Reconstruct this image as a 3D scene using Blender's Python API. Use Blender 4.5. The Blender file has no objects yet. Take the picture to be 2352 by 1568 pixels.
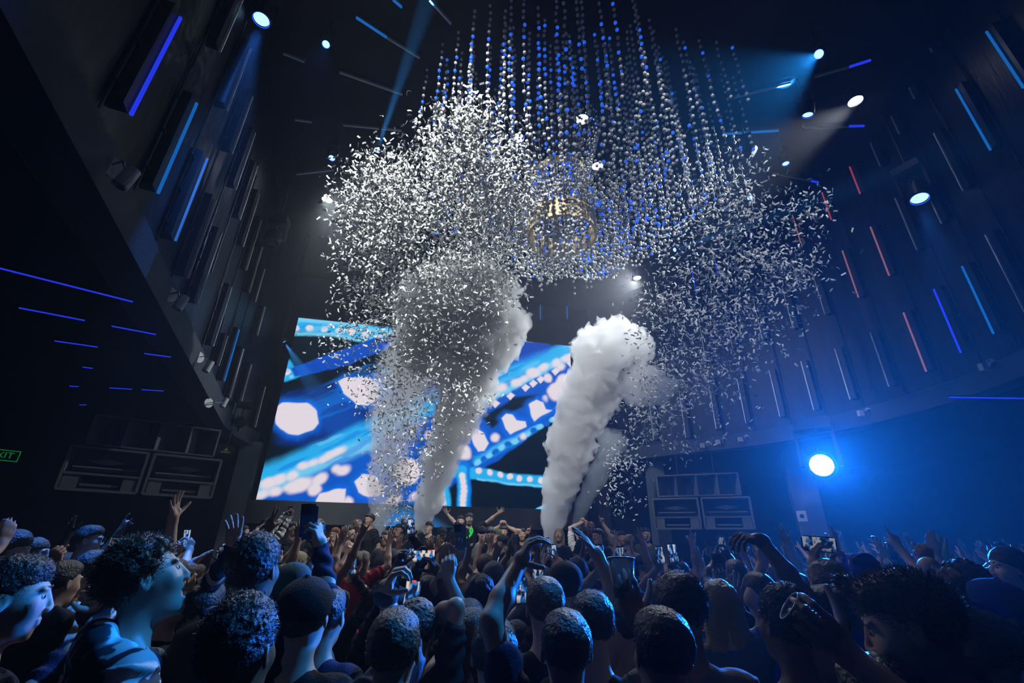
import bpy, math, random
import numpy as np
from mathutils import Vector, Matrix

# ------------------------------------------------------------------ camera, world, exposure
SC = bpy.context.scene
COL = SC.collection
PITCH, ROLL, FPX, CZ = 0.4258, 0.0159, 1045.0, 1.85
_cp, _sp = math.cos(PITCH), math.sin(PITCH)
_c, _s = math.cos(ROLL), math.sin(ROLL)
_r0 = np.array([1, 0, 0.0]); _u0 = np.array([0, -_sp, _cp]); FW = np.array([0, _cp, _sp])
RT = _c * _r0 + _s * _u0
UP = -_s * _r0 + _c * _u0
CAM = np.array([0, 0, CZ])
cd = bpy.data.cameras.new('camera'); cam = bpy.data.objects.new('camera', cd); COL.objects.link(cam)
cd.sensor_width = 36.0; cd.lens = FPX * 36.0 / 2352.0; cd.clip_start = 0.05; cd.clip_end = 200
m = Matrix.Identity(4)
for i in range(3):
    m[i][0] = RT[i]; m[i][1] = UP[i]; m[i][2] = -FW[i]; m[i][3] = CAM[i]
cam.matrix_world = m
SC.camera = cam
SC.view_settings.view_transform = 'Standard'
SC.view_settings.look = 'None'
SC.view_settings.gamma = 1.0
SC.view_settings.use_curve_mapping = False
SC.view_settings.exposure = 0.0
SC.cycles.max_bounces = 8
SC.cycles.diffuse_bounces = 2
SC.cycles.glossy_bounces = 2
SC.cycles.transmission_bounces = 4
SC.cycles.volume_bounces = 4
SC.cycles.transparent_max_bounces = 8
SC.cycles.sample_clamp_indirect = 2.0
SC.cycles.adaptive_threshold = 0.06
SC.cycles.caustics_reflective = False
SC.cycles.caustics_refractive = False
wd = bpy.data.worlds.new('world'); SC.world = wd; wd.use_nodes = True
wd.node_tree.nodes['Background'].inputs[0].default_value = (0.02, 0.05, 0.08, 1)
wd.node_tree.nodes['Background'].inputs[1].default_value = 0.0

def raydir(px, py):
    return ((px - 1176) / FPX) * RT + ((784 - py) / FPX) * UP + FW
def at(px, py, d):                       # a point d metres deep along the optical axis
    return CAM + raydir(px, py) * d
def atz(px, py, z):
    r = raydir(px, py); return CAM + r * ((z - CZ) / r[2])
def aty(px, py, y):
    r = raydir(px, py); return CAM + r * (y / r[1])
def onplane(px, py, p0, n):
    r = raydir(px, py); return CAM + r * (np.dot(p0 - CAM, n) / np.dot(r, n))
def proj(P):
    q = np.asarray(P) - CAM; z = q @ FW
    return 1176 + FPX * (q @ RT) / z, 784 - FPX * (q @ UP) / z
def nrm(v):
    v = np.asarray(v, float); return v / (np.linalg.norm(v) + 1e-12)

# ------------------------------------------------------------------ lights
def light(name, kind, loc, energy, color, target=None, size=0.1, angle=None, blend=0.3):
    ld = bpy.data.lights.new(name, kind); o = bpy.data.objects.new(name, ld); COL.objects.link(o)
    ld.energy = energy; ld.color = color
    if kind == 'AREA': ld.size = size
    else: ld.shadow_soft_size = size
    if kind == 'SPOT':
        ld.spot_size = math.radians(angle or 60); ld.spot_blend = blend
    o.location = Vector(loc)
    if target is not None:
        o.rotation_euler = (Vector(target) - Vector(loc)).to_track_quat('-Z', 'Y').to_euler()
    return o
BLUE = (0.03, 0.22, 1.0); CYAN = (0.04, 0.36, 1.0); WHITE = (0.9, 0.97, 1.0)
CEIL = 10.1
# lamps of the hall: each spot sits in the lens of a fixture that is built further down
W_SPOTS = [(752, 455), (1463, 635), (1963, 228), (1337, 270), (1190, 313), (1372, 378)]   # bright white ceiling lamps
WL = []
for i, (px, py) in enumerate(W_SPOTS):
    p = atz(px, py, 9.86); WL.append(p)
    light('house_lamp_light', 'SPOT', p + np.array([0, 0, -.14]), (1400, 3200, 4200, 330, 330, 330)[i], WHITE, target=((-.4, 8.4, 5.2), (-.4, 8.4, 5.8), (-.5, 8.2, 5.9), (.3, 8.2, 5.2), (.3, 8.2, 5.2), (.3, 8.2, 5.2))[i], size=.09, angle=(100, 62, 44, 70, 70, 70)[i], blend=.6)
BL = at(1887, 1068, 10.0)       # the blinding blue head under the right balcony
light('blue_flood', 'SPOT', BL + nrm(CAM - BL) * .42, 17000, (.006, .17, 1.0), target=(2.4, 2.0, 2.7), size=.12, angle=46, blend=.7)
HAZE_DENS = 0.0024
# moving heads: photo position, height or depth, where the lens points, beam angle, power, colour, size, name of its kind
HEADS = [
 dict(p=atz(605, 30, 8.9), t=atz(605, 30, 8.9) * [.90, .98, .30], a=16, e=7000, c=BLUE, s=1.0, lit=1, nm='big blue moving head near the ceiling above the left wall'),
 dict(p=atz(750, 98, 9.5), t=(-1.5, 2.0, 0), a=30, e=60, c=BLUE, s=.55, lit=1, nm='small blue moving head on the ceiling under the chandelier cables'),
 dict(p=atz(764, 358, 9.3), t=(-3.4, 5.5, 4), a=25, e=40, c=CYAN, s=.6, lit=1, nm='round blue wash light above the white lamp at the left of the ceiling'),
 dict(p=atz(862, 357, 8.9), t=atz(1003, -60, 10.0), a=7, e=110000, c=CYAN, s=.6, lit=1, nm='moving head throwing the long blue beam up to the top of the hall'),
 dict(p=atz(820, 450, 9.4), t=(0, 5, 1), a=20, e=30, c=BLUE, s=.5, lit=1, nm='small blue head at the left edge of the confetti cloud'),
 dict(p=atz(1884, 122, 9.4), t=(-1.35, 1.7, 1.8), a=19, e=4800, c=(.015, .30, 1.0), s=.65, lit=1, nm='blue moving head on the ceiling at the upper right, topmost there'),
 dict(p=atz(1856, 250, 9.3), t=(4.5, 7.5, 3), a=30, e=60, c=CYAN, s=.8, lit=1, nm='blue moving head hanging left of the round white lamp at the right'),
 dict(p=atz(1720, 352, 8.7), t=atz(1803, 196, 10.05), a=8, e=25000, c=CYAN, s=.8, lit=1, nm='moving head with a blue beam rising to a bright spot on the ceiling'),
 dict(p=atz(1803, 368, 9.3), t=(5.2, 7.0, 2), a=35, e=60, c=CYAN, s=.6, lit=1, nm='round blue wash light right of the beam at the upper right'),
 dict(p=atz(1722, 452, 9.0), t=(1, 2, 1), a=25, e=50, c=BLUE, s=.5, lit=1, nm='small blue head above the right confetti cloud'),
 dict(p=atz(2107, 440, 8.0), t=(5.6, 5.4, 0.5), a=22, e=3000, c=BLUE, s=1.25, lit=1, nm='large black moving head on the curved right wall with a blue lens'),
 dict(p=atz(1350, 632, 8.7), t=(1.0, 4.0, 0), a=20, e=20, c=BLUE, s=.45, lit=1, nm='small blue head behind the bottom fringe of the chandelier'),
 dict(p=atz(1545, 575, 8.9), t=at(1890, 455, 8.0), a=5, e=40000, c=CYAN, s=.5, lit=1, nm='small head throwing a narrow blue beam across the right confetti'),
 dict(p=atz(630, 548, 7.6), t=(-4.5, 5.5, 3.0), a=20, e=0, c=BLUE, s=1.1, lit=0, nm='dark unlit moving head high beside the left end of the stage wall'),
 dict(p=at(650, 780, 11.9), t=at(695, 850, 11.9), a=22, e=30000, c=CYAN, s=.4, lit=1, nm='tiny blue head on the wall at the left edge of the screen'),
 dict(p=at(295, 852, 8.2), t=at(560, 905, 7.4), a=17, e=14000, c=BLUE, s=.95, lit=1, nm='blue moving head hanging under the left balcony'),
 dict(p=at(552, 968, 11.3), t=(-2, 4, 1.5), a=25, e=0, c=BLUE, s=1.0, lit=0, nm='black unlit moving head at the curved end of the left fascia'),
]
for h in HEADS:
    if h['e']: light('moving_head_light', 'SPOT', h['p'] + nrm(np.array(h['t']) - h['p']) * .3 * h['s'], h['e'], h['c'], target=h['t'], size=.06 * h['s'], angle=h['a'], blend=.35)

# front-of-house white profile spots on the ceiling bar behind the camera
FOH = [((-1.6, -1.2, 9.5), (-1.3, 7.4, 6.4), 44, 5000), ((1.6, -1.2, 9.5), (3.6, 7.6, 5.6), 40, 1500), ((0.2, -1.2, 9.5), (0.2, 9.5, 2.2), 40, 260)]
for p, t, a, e in FOH:
    light('front_of_house_light', 'SPOT', np.array(p) + nrm(np.array(t) - p) * .3, e, (.93, .97, 1.0), target=t, size=.12, angle=a, blend=.6)


# ------------------------------------------------------------------ materials
def mat(name, col=(0.5, 0.5, 0.5), rough=0.6, metal=0.0, emit=None, es=1.0, bump=0.0, bscale=20.0, var=0.0, vscale=3.0, spec=0.5, trans=0.0, coat=0.0, stretch=None, ior=1.45):
    mt = bpy.data.materials.new(name); mt.use_nodes = True
    nt = mt.node_tree; b = nt.nodes['Principled BSDF']
    b.inputs['Base Color'].default_value = (*col, 1); b.inputs['Roughness'].default_value = rough
    b.inputs['Metallic'].default_value = metal; b.inputs['Specular IOR Level'].default_value = spec
    b.inputs['Transmission Weight'].default_value = trans; b.inputs['Coat Weight'].default_value = coat
    b.inputs['IOR'].default_value = ior
    if emit:
        b.inputs['Emission Color'].default_value = (*emit, 1); b.inputs['Emission Strength'].default_value = es
    if bump or var:
        tc = nt.nodes.new('ShaderNodeTexCoord'); mp = nt.nodes.new('ShaderNodeMapping')
        nt.links.new(tc.outputs['Object'], mp.inputs[0])
        if stretch: mp.inputs['Scale'].default_value = stretch
    if bump:
        n = nt.nodes.new('ShaderNodeTexNoise'); n.inputs['Scale'].default_value = bscale; n.inputs['Detail'].default_value = 5
        bm = nt.nodes.new('ShaderNodeBump'); bm.inputs['Strength'].default_value = bump; bm.inputs['Distance'].default_value = 0.02
        nt.links.new(mp.outputs[0], n.inputs['Vector']); nt.links.new(n.outputs[0], bm.inputs['Height']); nt.links.new(bm.outputs[0], b.inputs['Normal'])
    if var:
        n2 = nt.nodes.new('ShaderNodeTexNoise'); n2.inputs['Scale'].default_value = vscale; n2.inputs['Detail'].default_value = 6
        cr = nt.nodes.new('ShaderNodeMapRange'); cr.inputs[1].default_value = 0.3; cr.inputs[2].default_value = 0.7
        cr.inputs[3].default_value = 1 - var; cr.inputs[4].default_value = 1 + var
        mx = nt.nodes.new('ShaderNodeVectorMath'); mx.operation = 'SCALE'; mx.inputs[0].default_value = col
        nt.links.new(mp.outputs[0], n2.inputs['Vector']); nt.links.new(n2.outputs[0], cr.inputs[0]); nt.links.new(cr.outputs[0], mx.inputs['Scale']); nt.links.new(mx.outputs[0], b.inputs['Base Color'])
    return mt
def emat(name, col, s):
    mt = bpy.data.materials.new(name); mt.use_nodes = True; nt = mt.node_tree
    nt.nodes.clear(); e = nt.nodes.new('ShaderNodeEmission'); o = nt.nodes.new('ShaderNodeOutputMaterial')
    e.inputs[0].default_value = (*col, 1); e.inputs[1].default_value = s; nt.links.new(e.outputs[0], o.inputs[0]); return mt
def volmat(name, col, dens, aniso=0.3):
    mt = bpy.data.materials.new(name); mt.use_nodes = True; nt = mt.node_tree
    nt.nodes.clear(); e = nt.nodes.new('ShaderNodeVolumeScatter'); o = nt.nodes.new('ShaderNodeOutputMaterial')
    e.inputs['Color'].default_value = (*col, 1); e.inputs['Density'].default_value = dens; e.inputs['Anisotropy'].default_value = aniso
    nt.links.new(e.outputs[0], o.inputs['Volume']); return mt

# ------------------------------------------------------------------ mesh helpers
def mesh_obj(name, V, Fs, material, parent=None, smooth=False, loc=(0, 0, 0)):
    me = bpy.data.meshes.new(name)
    V = np.asarray(V, np.float32).reshape(-1, 3)
    if isinstance(Fs, np.ndarray) and Fs.ndim == 2:
        k = Fs.shape[1]; n = len(Fs)
        me.vertices.add(len(V)); me.vertices.foreach_set('co', V.ravel())
        me.loops.add(n * k); me.loops.foreach_set('vertex_index', Fs.astype(np.int32).ravel())
        me.polygons.add(n); me.polygons.foreach_set('loop_start', np.arange(0, n * k, k, dtype=np.int32))
        me.update(calc_edges=True)
    else:
        me.from_pydata([tuple(map(float, v)) for v in V], [], [tuple(int(i) for i in f) for f in Fs]); me.update()
    if smooth: me.polygons.foreach_set('use_smooth', [True] * len(me.polygons))
    if material is not None:
        for mm in (material if isinstance(material, (list, tuple)) else [material]): me.materials.append(mm)
    o = bpy.data.objects.new(name, me); o.location = loc; COL.objects.link(o)
    if parent is not None: o.parent = parent
    return o
class MB:
    """collects simple solids into one mesh"""
    def __init__(s): s.V = []; s.F = []
    def add(s, V, F):
        b = sum(len(v) for v in s.V); s.V.append(np.asarray(V, float)); s.F += [tuple(i + b for i in f) for f in F]; return s
    def box(s, c, half, R=None, taper=1.0):
        c = np.asarray(c, float); h = np.asarray(half, float)
        P = np.array([[x, y, z] for x in (-1, 1) for y in (-1, 1) for z in (-1, 1)], float) * h
        if taper != 1.0: P[P[:, 2] > 0, :2] *= taper
        if R is not None: P = P @ np.asarray(R).T
        return s.add(P + c, [(0, 1, 3, 2), (4, 6, 7, 5), (0, 4, 5, 1), (2, 3, 7, 6), (0, 2, 6, 4), (1, 5, 7, 3)])
    def tube(s, a, b, r, r2=None, n=10, caps=True):
        a = np.asarray(a, float); b = np.asarray(b, float); r2 = r if r2 is None else r2
        d = nrm(b - a); t = nrm(np.cross(d, [0, 0, 1] if abs(d[2]) < .9 else [1, 0, 0])); w = np.cross(d, t)
        A = np.arange(n) * 2 * math.pi / n; ring = np.outer(np.cos(A), t) + np.outer(np.sin(A), w)
        F = [(i, (i + 1) % n, n + (i + 1) % n, n + i) for i in range(n)]
        if caps: F += [tuple(range(n - 1, -1, -1)), tuple(range(n, 2 * n))]
        return s.add(np.concatenate([a + ring * r, b + ring * r2]), F)
    def path(s, P, r, n=6):
        for i in range(len(P) - 1): s.tube(P[i], P[i + 1], r, n=n)
        return s
    def lathe(s, prof, c, axis, n=20):
        axis = nrm(axis); t = nrm(np.cross(axis, [0, 0, 1] if abs(axis[2]) < .9 else [1, 0, 0])); w = np.cross(axis, t)
        A = np.arange(n) * 2 * math.pi / n; ring = np.outer(np.cos(A), t) + np.outer(np.sin(A), w)
        V = np.concatenate([np.asarray(c) + axis * h + ring * r for r, h in prof]); F = []
        for k in range(len(prof) - 1):
            F += [(k * n + i, k * n + (i + 1) % n, (k + 1) * n + (i + 1) % n, (k + 1) * n + i) for i in range(n)]
        return s.add(V, F)
    def build(s, name, material, parent=None, smooth=False, loc=(0, 0, 0)):
        return mesh_obj(name, np.concatenate(s.V) - np.asarray(loc, float), s.F, material, parent, smooth, (0, 0, 0) if parent is not None else loc)
def empty(name, loc=(0, 0, 0)):
    o = bpy.data.objects.new(name, None); o.location = loc; COL.objects.link(o); o.empty_display_size = .1; return o
def tag(o, label=None, cat=None, group=None, kind=None):
    if label: o['label'] = label
    if cat: o['category'] = cat
    if group: o['group'] = group
    if kind: o['kind'] = kind
    return o
def struct(o, label=None):
    o['kind'] = 'structure'
    if label: o['label'] = label
    return o
def frameR(x, y, z): return np.stack([nrm(x), nrm(y), nrm(z)], 1)
def lookR(fwd, up=(0, 0, 1)):
    y = nrm(fwd); x = nrm(np.cross(y, up)); z = np.cross(x, y); return np.stack([x, y, z], 1)
ORD = ['first', 'second', 'third', 'fourth', 'fifth', 'sixth', 'seventh', 'eighth', 'ninth', 'tenth', 'eleventh', 'twelfth', 'thirteenth', 'fourteenth', 'fifteenth', 'sixteenth', 'seventeenth', 'eighteenth', 'nineteenth', 'twentieth', 'twenty-first', 'twenty-second', 'twenty-third', 'twenty-fourth', 'twenty-fifth', 'twenty-sixth', 'twenty-seventh', 'twenty-eighth', 'twenty-ninth', 'thirtieth', 'thirty-first', 'thirty-second', 'thirty-third', 'thirty-fourth', 'thirty-fifth']

def _hash(ix, iy, iz, seed):
    h = (ix.astype(np.int64) * 374761393 + iy.astype(np.int64) * 668265263 + iz.astype(np.int64) * 2147483647 + seed * 974711) & 0xffffffff
    h = ((h ^ (h >> 13)) * 1274126177) & 0xffffffff
    return ((h ^ (h >> 16)) & 0xffff) / 32767.5 - 1.0
def vnoise(P, seed=0):
    P = np.asarray(P, float); i = np.floor(P).astype(np.int64); f = P - i; f = f * f * (3 - 2 * f); out = 0
    for dx in (0, 1):
        for dy in (0, 1):
            for dz in (0, 1):
                w = (f[..., 0] if dx else 1 - f[..., 0]) * (f[..., 1] if dy else 1 - f[..., 1]) * (f[..., 2] if dz else 1 - f[..., 2])
                out = out + w * _hash(i[..., 0] + dx, i[..., 1] + dy, i[..., 2] + dz, seed)
    return out
def fbm(P, oct=4, seed=0, gain=.5):
    a, t, out = 1.0, 0.0, 0
    for k in range(oct):
        out = out + a * vnoise(P * 2 ** k, seed + k * 17); t += a; a *= gain
    return out / t

# ------------------------------------------------------------------ smooth implicit bodies meshed with surface nets
class Blob:
    def __init__(s, h): s.h = h; s.P = []
    def cap(s, a, b, ra, rb=None, k=.02):
        s.P.append(('c', np.asarray(a, float), np.asarray(b, float), ra, ra if rb is None else rb, k, 0)); return s
    def ell(s, c, r, R=None, k=.02, neg=0):
        s.P.append(('e', np.asarray(c, float), np.asarray(r, float), np.eye(3) if R is None else np.asarray(R, float), 0, k, neg)); return s
    def grid(s, field=None, pad=0.0):
        h = s.h; lo = np.full(3, 1e9); hi = -lo
        for p in s.P:
            if p[6]: continue
            if p[0] == 'c':
                r = max(p[3], p[4]) + p[5]
                lo = np.minimum(lo, np.minimum(p[1], p[2]) - r); hi = np.maximum(hi, np.maximum(p[1], p[2]) + r)
            else:
                e = np.sqrt(((p[3] * p[2]) ** 2).sum(1)) + p[5]
                lo = np.minimum(lo, p[1] - e); hi = np.maximum(hi, p[1] + e)
        lo = lo - 3 * h - pad; hi = hi + 3 * h + pad
        n = np.ceil((hi - lo) / h).astype(int) + 1
        F = np.full(n, .5, np.float32)
        ax = [lo[i] + h * np.arange(n[i]) for i in range(3)]
        for p in s.P:
            if p[0] == 'c':
                a, b, ra, rb, k = p[1:6]; m_ = max(ra, rb) + k + 2 * h + pad
                l = np.minimum(a, b) - m_; u = np.maximum(a, b) + m_
            else:
                c, r, R, _, k = p[1:6]; m_ = k + 2 * h + pad
                e = np.sqrt(((R * r) ** 2).sum(1)) + m_; l = c - e; u = c + e
            i0 = np.maximum(np.floor((l - lo) / h).astype(int), 0); i1 = np.minimum(np.ceil((u - lo) / h).astype(int) + 1, n)
            if (i1 <= i0).any(): continue
            X = ax[0][i0[0]:i1[0], None, None].astype(np.float32); Y = ax[1][None, i0[1]:i1[1], None].astype(np.float32); Z = ax[2][None, None, i0[2]:i1[2]].astype(np.float32)
            if p[0] == 'c':
                d = b - a; L2 = max(float(d @ d), 1e-10)
                t = np.clip(((X - a[0]) * d[0] + (Y - a[1]) * d[1] + (Z - a[2]) * d[2]) / L2, 0, 1)
                D = np.sqrt((X - a[0] - t * d[0]) ** 2 + (Y - a[1] - t * d[1]) ** 2 + (Z - a[2] - t * d[2]) ** 2) - (ra + (rb - ra) * t)
            else:
                q = [((X - c[0]) * R[0, j] + (Y - c[1]) * R[1, j] + (Z - c[2]) * R[2, j]) / r[j] for j in range(3)]
                ln = np.sqrt(q[0] ** 2 + q[1] ** 2 + q[2] ** 2) + 1e-9
                g = np.sqrt((q[0] / r[0]) ** 2 + (q[1] / r[1]) ** 2 + (q[2] / r[2]) ** 2) + 1e-9
                D = ln * (ln - 1) / g
            S = F[i0[0]:i1[0], i0[1]:i1[1], i0[2]:i1[2]]
            if p[6]:
                hh = np.clip(.5 - .5 * (S + D) / k, 0, 1); S[...] = S + (-D - S) * hh + k * hh * (1 - hh)
            else:
                hh = np.clip(.5 + .5 * (S - D) / k, 0, 1); S[...] = S + (D - S) * hh - k * hh * (1 - hh)
        return F, lo
    def mesh(s, field=None, pad=0.0, clip=None):
        F, lo = s.grid(pad=pad)
        if field is not None: F = field(F, lo, s.h)
        V, Q = nets(F, lo, s.h)
        return V, Q
def nets(F, lo, h):
    ins = F < 0
    a = ins[:-1, :-1, :-1]; cnt = a.astype(np.uint8)
    offs = [(x, y, z) for x in (0, 1) for y in (0, 1) for z in (0, 1)]
    n = F.shape
    for o in offs[1:]:
        cnt = cnt + ins[o[0]:n[0] - 1 + o[0], o[1]:n[1] - 1 + o[1], o[2]:n[2] - 1 + o[2]]
    act = (cnt > 0) & (cnt < 8)
    I = np.argwhere(act); idx = np.full(act.shape, -1, np.int32); idx[act] = np.arange(len(I))
    vals = np.stack([F[I[:, 0] + o[0], I[:, 1] + o[1], I[:, 2] + o[2]] for o in offs], 1)
    acc = np.zeros((len(I), 3)); c = np.zeros(len(I))
    for i, oi in enumerate(offs):
        for j, oj in enumerate(offs):
            if j <= i or sum(abs(oi[q] - oj[q]) for q in range(3)) != 1: continue
            va, vb = vals[:, i], vals[:, j]; sg = (va < 0) != (vb < 0)
            t = np.where(sg, va / np.where(sg, va - vb, 1), 0)[:, None]
            acc += np.where(sg[:, None], np.array(oi) + t * (np.array(oj) - np.array(oi)), 0); c += sg
    V = lo + h * (I + acc / c[:, None])
    Q = []
    for axx in range(3):
        sl0 = [slice(1, -1)] * 3; sl0[axx] = slice(0, -1); sl1 = list(sl0); sl1[axx] = slice(1, None)
        A = ins[tuple(sl0)]; B = ins[tuple(sl1)]; E = np.argwhere(A != B)
        if not len(E): continue
        fl = A[E[:, 0], E[:, 1], E[:, 2]]
        base = E.copy(); oth = [q for q in range(3) if q != axx]
        for q in oth: base[:, q] += 1
        u, w = np.zeros(3, int), np.zeros(3, int); u[oth[0]] = 1; w[oth[1]] = 1
        ids = [idx[tuple((base - k).T)] for k in (u * 0, u, u + w, w)]
        q4 = np.stack(ids, 1)
        if axx == 1: fl = ~fl
        q4[~fl] = q4[~fl][:, ::-1]
        Q.append(q4)
    Q = np.concatenate(Q); Q = Q[(Q >= 0).all(1)]
    return V, Q
def vnormals(V, Q):
    N = np.zeros_like(V); fn = np.cross(V[Q[:, 2]] - V[Q[:, 0]], V[Q[:, 3]] - V[Q[:, 1]])
    for j in range(4): np.add.at(N, Q[:, j], fn)
    return N / (np.linalg.norm(N, axis=1, keepdims=True) + 1e-12)

# ------------------------------------------------------------------ the room shell
M_wall = mat('dark_plaster', (0.007, 0.009, 0.011), rough=.45, bump=.5, bscale=3.5, var=.5, vscale=2.0, spec=.22, stretch=(3, 3, .6))
M_fascia = mat('grey_fascia', (0.045, 0.055, 0.062), rough=.8, spec=.15, bump=.15, bscale=60)
M_black = mat('black_paint', (0.008, 0.009, 0.011), rough=.7, var=.3, spec=.2)
M_floor = mat('dark_floor', (0.02, 0.02, 0.022), rough=.35, var=.3)
M_ceiling = mat('ceiling_black', (0.004, 0.005, 0.006), rough=.8, spec=.12, bump=.6, bscale=1.5, var=.6, vscale=1.2)
M_metal = mat('black_metal', (0.010, 0.011, 0.012), rough=.45, metal=.2, spec=.3)
M_grey = mat('grey_metal', (0.22, 0.24, 0.25), rough=.4, metal=.6)
M_pillar = mat('pillar_paint', (0.10, 0.13, 0.14), rough=.6, bump=.1)

ZF = 4.35                                    # underside of the upper walls
LA, LB = np.array([-1.65, -1.0]), np.array([-7.3, 13.15])
LW = np.array([LA, (-6.72, 10.45), (-7.1, 11.6), LB])
SY = 0.2092
sd = np.array([math.cos(SY), math.sin(SY)])   # along the screen
SX0 = np.array([-6.81, 13.0])
ctrl = np.array([(3.15, 15.1), (3.6, 14.4), (4.4, 13.5), (5.6, 12.5), (6.75, 11.3), (7.6, 9.6), (7.95, 7.8), (7.75, 6.0), (7.1, 4.2), (6.0, 2.4), (4.4, 0.8), (2.6, -0.2)])
def catmull(P, n=5):
    P = np.vstack([2 * P[0] - P[1], P, 2 * P[-1] - P[-2]]); out = []
    for i in range(1, len(P) - 2):
        for t in np.arange(n) / n:
            a, b, c, d = P[i - 1:i + 3]
            out.append(.5 * (2 * b + (c - a) * t + (2 * a - 5 * b + 4 * c - d) * t * t + (3 * b - a - 3 * c + d) * t ** 3))
    out.append(P[-2]); return np.array(out)
RC = catmull(ctrl)
def ribbon(P, z0, z1, t, name, material):
    """a wall of thickness t following plan polyline P, thickness away from the room centre"""
    P = np.asarray(P); T = np.gradient(P, axis=0); T /= np.linalg.norm(T, axis=1, keepdims=True)
    N = np.stack([T[:, 1], -T[:, 0]], 1); cen = np.array([0, 6.0])
    if ((P - cen) * N).sum() < 0: N = -N
    O = P + N * t; n = len(P)
    V = np.concatenate([np.c_[P, np.full(n, z0)], np.c_[P, np.full(n, z1)], np.c_[O, np.full(n, z0)], np.c_[O, np.full(n, z1)]])
    F = []
    for i in range(n - 1):
        F += [(i, i + 1, n + i + 1, n + i), (2 * n + i, 3 * n + i, 3 * n + i + 1, 2 * n + i + 1), (n + i, n + i + 1, 3 * n + i + 1, 3 * n + i), (i, 2 * n + i, 2 * n + i + 1, i + 1)]
    F += [(0, n, 3 * n, 2 * n), (n - 1, 3 * n - 1, 4 * n - 1, 2 * n - 1)]
    return struct(mesh_obj(name, V, F, material, smooth=False))
ribbon(LW, ZF + .36, CEIL, .3, 'wall_left', M_wall)
back = [LB, SX0 + sd * -.35 + np.array([-.04, .2]), SX0 + sd * 9.9 + np.array([-.04, .2]), RC[0]]
ribbon(back, 0, CEIL, .3, 'wall_front', M_black)
ribbon(RC, ZF + .36, CEIL, .3, 'wall_right', M_wall)
def offset(P, t):
    T = np.gradient(P, axis=0); T /= np.linalg.norm(T, axis=1, keepdims=True)
    N = np.stack([T[:, 1], -T[:, 0]], 1)
    if ((P - np.array([0, 6.0])) * N).sum() < 0: N = -N
    return P + N * t
ribbon(offset(LW, -.06), ZF, ZF + .40, .4, 'trim_1', M_fascia)
ribbon(offset(RC, -.06), ZF, ZF + .36, .4, 'trim_2', M_fascia)
# outer walls under the balcony level, soffit, floor, ceiling, rear wall
def slab(name, P, z0, z1, material):
    n = len(P); V = [(*p, z0) for p in P] + [(*p, z1) for p in P]
    F = [tuple(range(n))[::-1], tuple(range(n, 2 * n))] + [(i, (i + 1) % n, n + (i + 1) % n, n + i) for i in range(n)]
    return struct(mesh_obj(name, V, F, material))
slab('floor', [(-14, -5), (16, -5), (16, 19), (-14, 19)], -.2, 0, M_floor)
slab('ceiling', [(-9, -3), (10, -3), (10, 17), (-9, 17)], CEIL, CEIL + .2, M_ceiling)
def soffit(name, P, dx, sidex):
    O = offset(P, 5.5); O[:, 0] = np.clip(O[:, 0], -13.8, 15.8)
    n = len(P); V = np.concatenate([np.c_[P, np.full(n, ZF + .02)], np.c_[O, np.full(n, ZF + .02)], np.c_[P, np.full(n, ZF + .3)], np.c_[O, np.full(n, ZF + .3)]]); F = []
    for i in range(n - 1): F += [(i, n + i, n + i + 1, i + 1), (2 * n + i, 2 * n + i + 1, 3 * n + i + 1, 3 * n + i)]
    F += [tuple([n + i, 3 * n + i, 3 * n + i + 1, n + i + 1]) for i in range(n - 1)]
    return struct(mesh_obj(name, V, F, M_black))
soffit('ceiling_left', offset(LW, .3), 0, -1)
soffit('ceiling_right', offset(RC, .3), 0, 1)
for nm, a, b in (('wall_left_outer', (-13, -5), (-13, 18)), ('wall_right_outer', (15, -5), (15, 18)), ('wall_rear', (-14, -4.5), (16, -4.5)), ('wall_front_outer', (-14, 18.2), (16, 18.2))):
    a = np.array(a, float); b = np.array(b, float)
    ribbon([a, (a + b) / 2, b], 0, CEIL if nm == 'wall_rear' else ZF + .3, .2, nm, M_black)
# pillars
def pillar(px, py0, d, w, dep, z1, name, yaw=0.2):
    p = at(px, py0, d)
    c, s_ = math.cos(yaw), math.sin(yaw); R = np.array([[c, -s_, 0], [s_, c, 0], [0, 0, 1]])
    return struct(MB().box((p[0], p[1], z1 / 2), (w / 2, dep / 2, z1 / 2), R).build(name, M_pillar))
pillar(1512, 1160, 13.6, .42, .4, ZF + .02, 'pillar')
pillar(1852, 1160, 11.9, .62, .5, ZF + .02, 'pillar', -.4)
pillar(548, 1150, 12.2, .5, .3, ZF + .1, 'pillar', .2)
# stage and its apron
stage_z = .85
P = [(-6.9, 9.9), (5.2, 11.0), (4.3, 13.3), (2.6, 14.8), (-7.0, 12.95)]
slab('floor_stage', P, 0, stage_z, M_black)
# header beam under the screen
def plank(a, b, z0, z1, t, name, m_, label=None):
    a = np.array(a, float); b = np.array(b, float); d = nrm(np.r_[b - a, 0]); n = np.array([-d[1], d[0], 0])
    R = np.stack([d, n, [0, 0, 1]], 1); c = np.r_[(a + b) / 2, (z0 + z1) / 2]
    return struct(MB().box(c, (np.linalg.norm(b - a) / 2, t / 2, (z1 - z0) / 2), R).build(name, m_), label)
M_apron = mat('apron_black', (0.03, 0.034, 0.036), rough=.7)
o_ = np.array([sd[1], -sd[0]]) * .02
plank(SX0 + sd * -.35 + o_, SX0 + sd * 9.4 + o_, 2.35, 2.93, .2, 'trim_3', M_apron)

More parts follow.
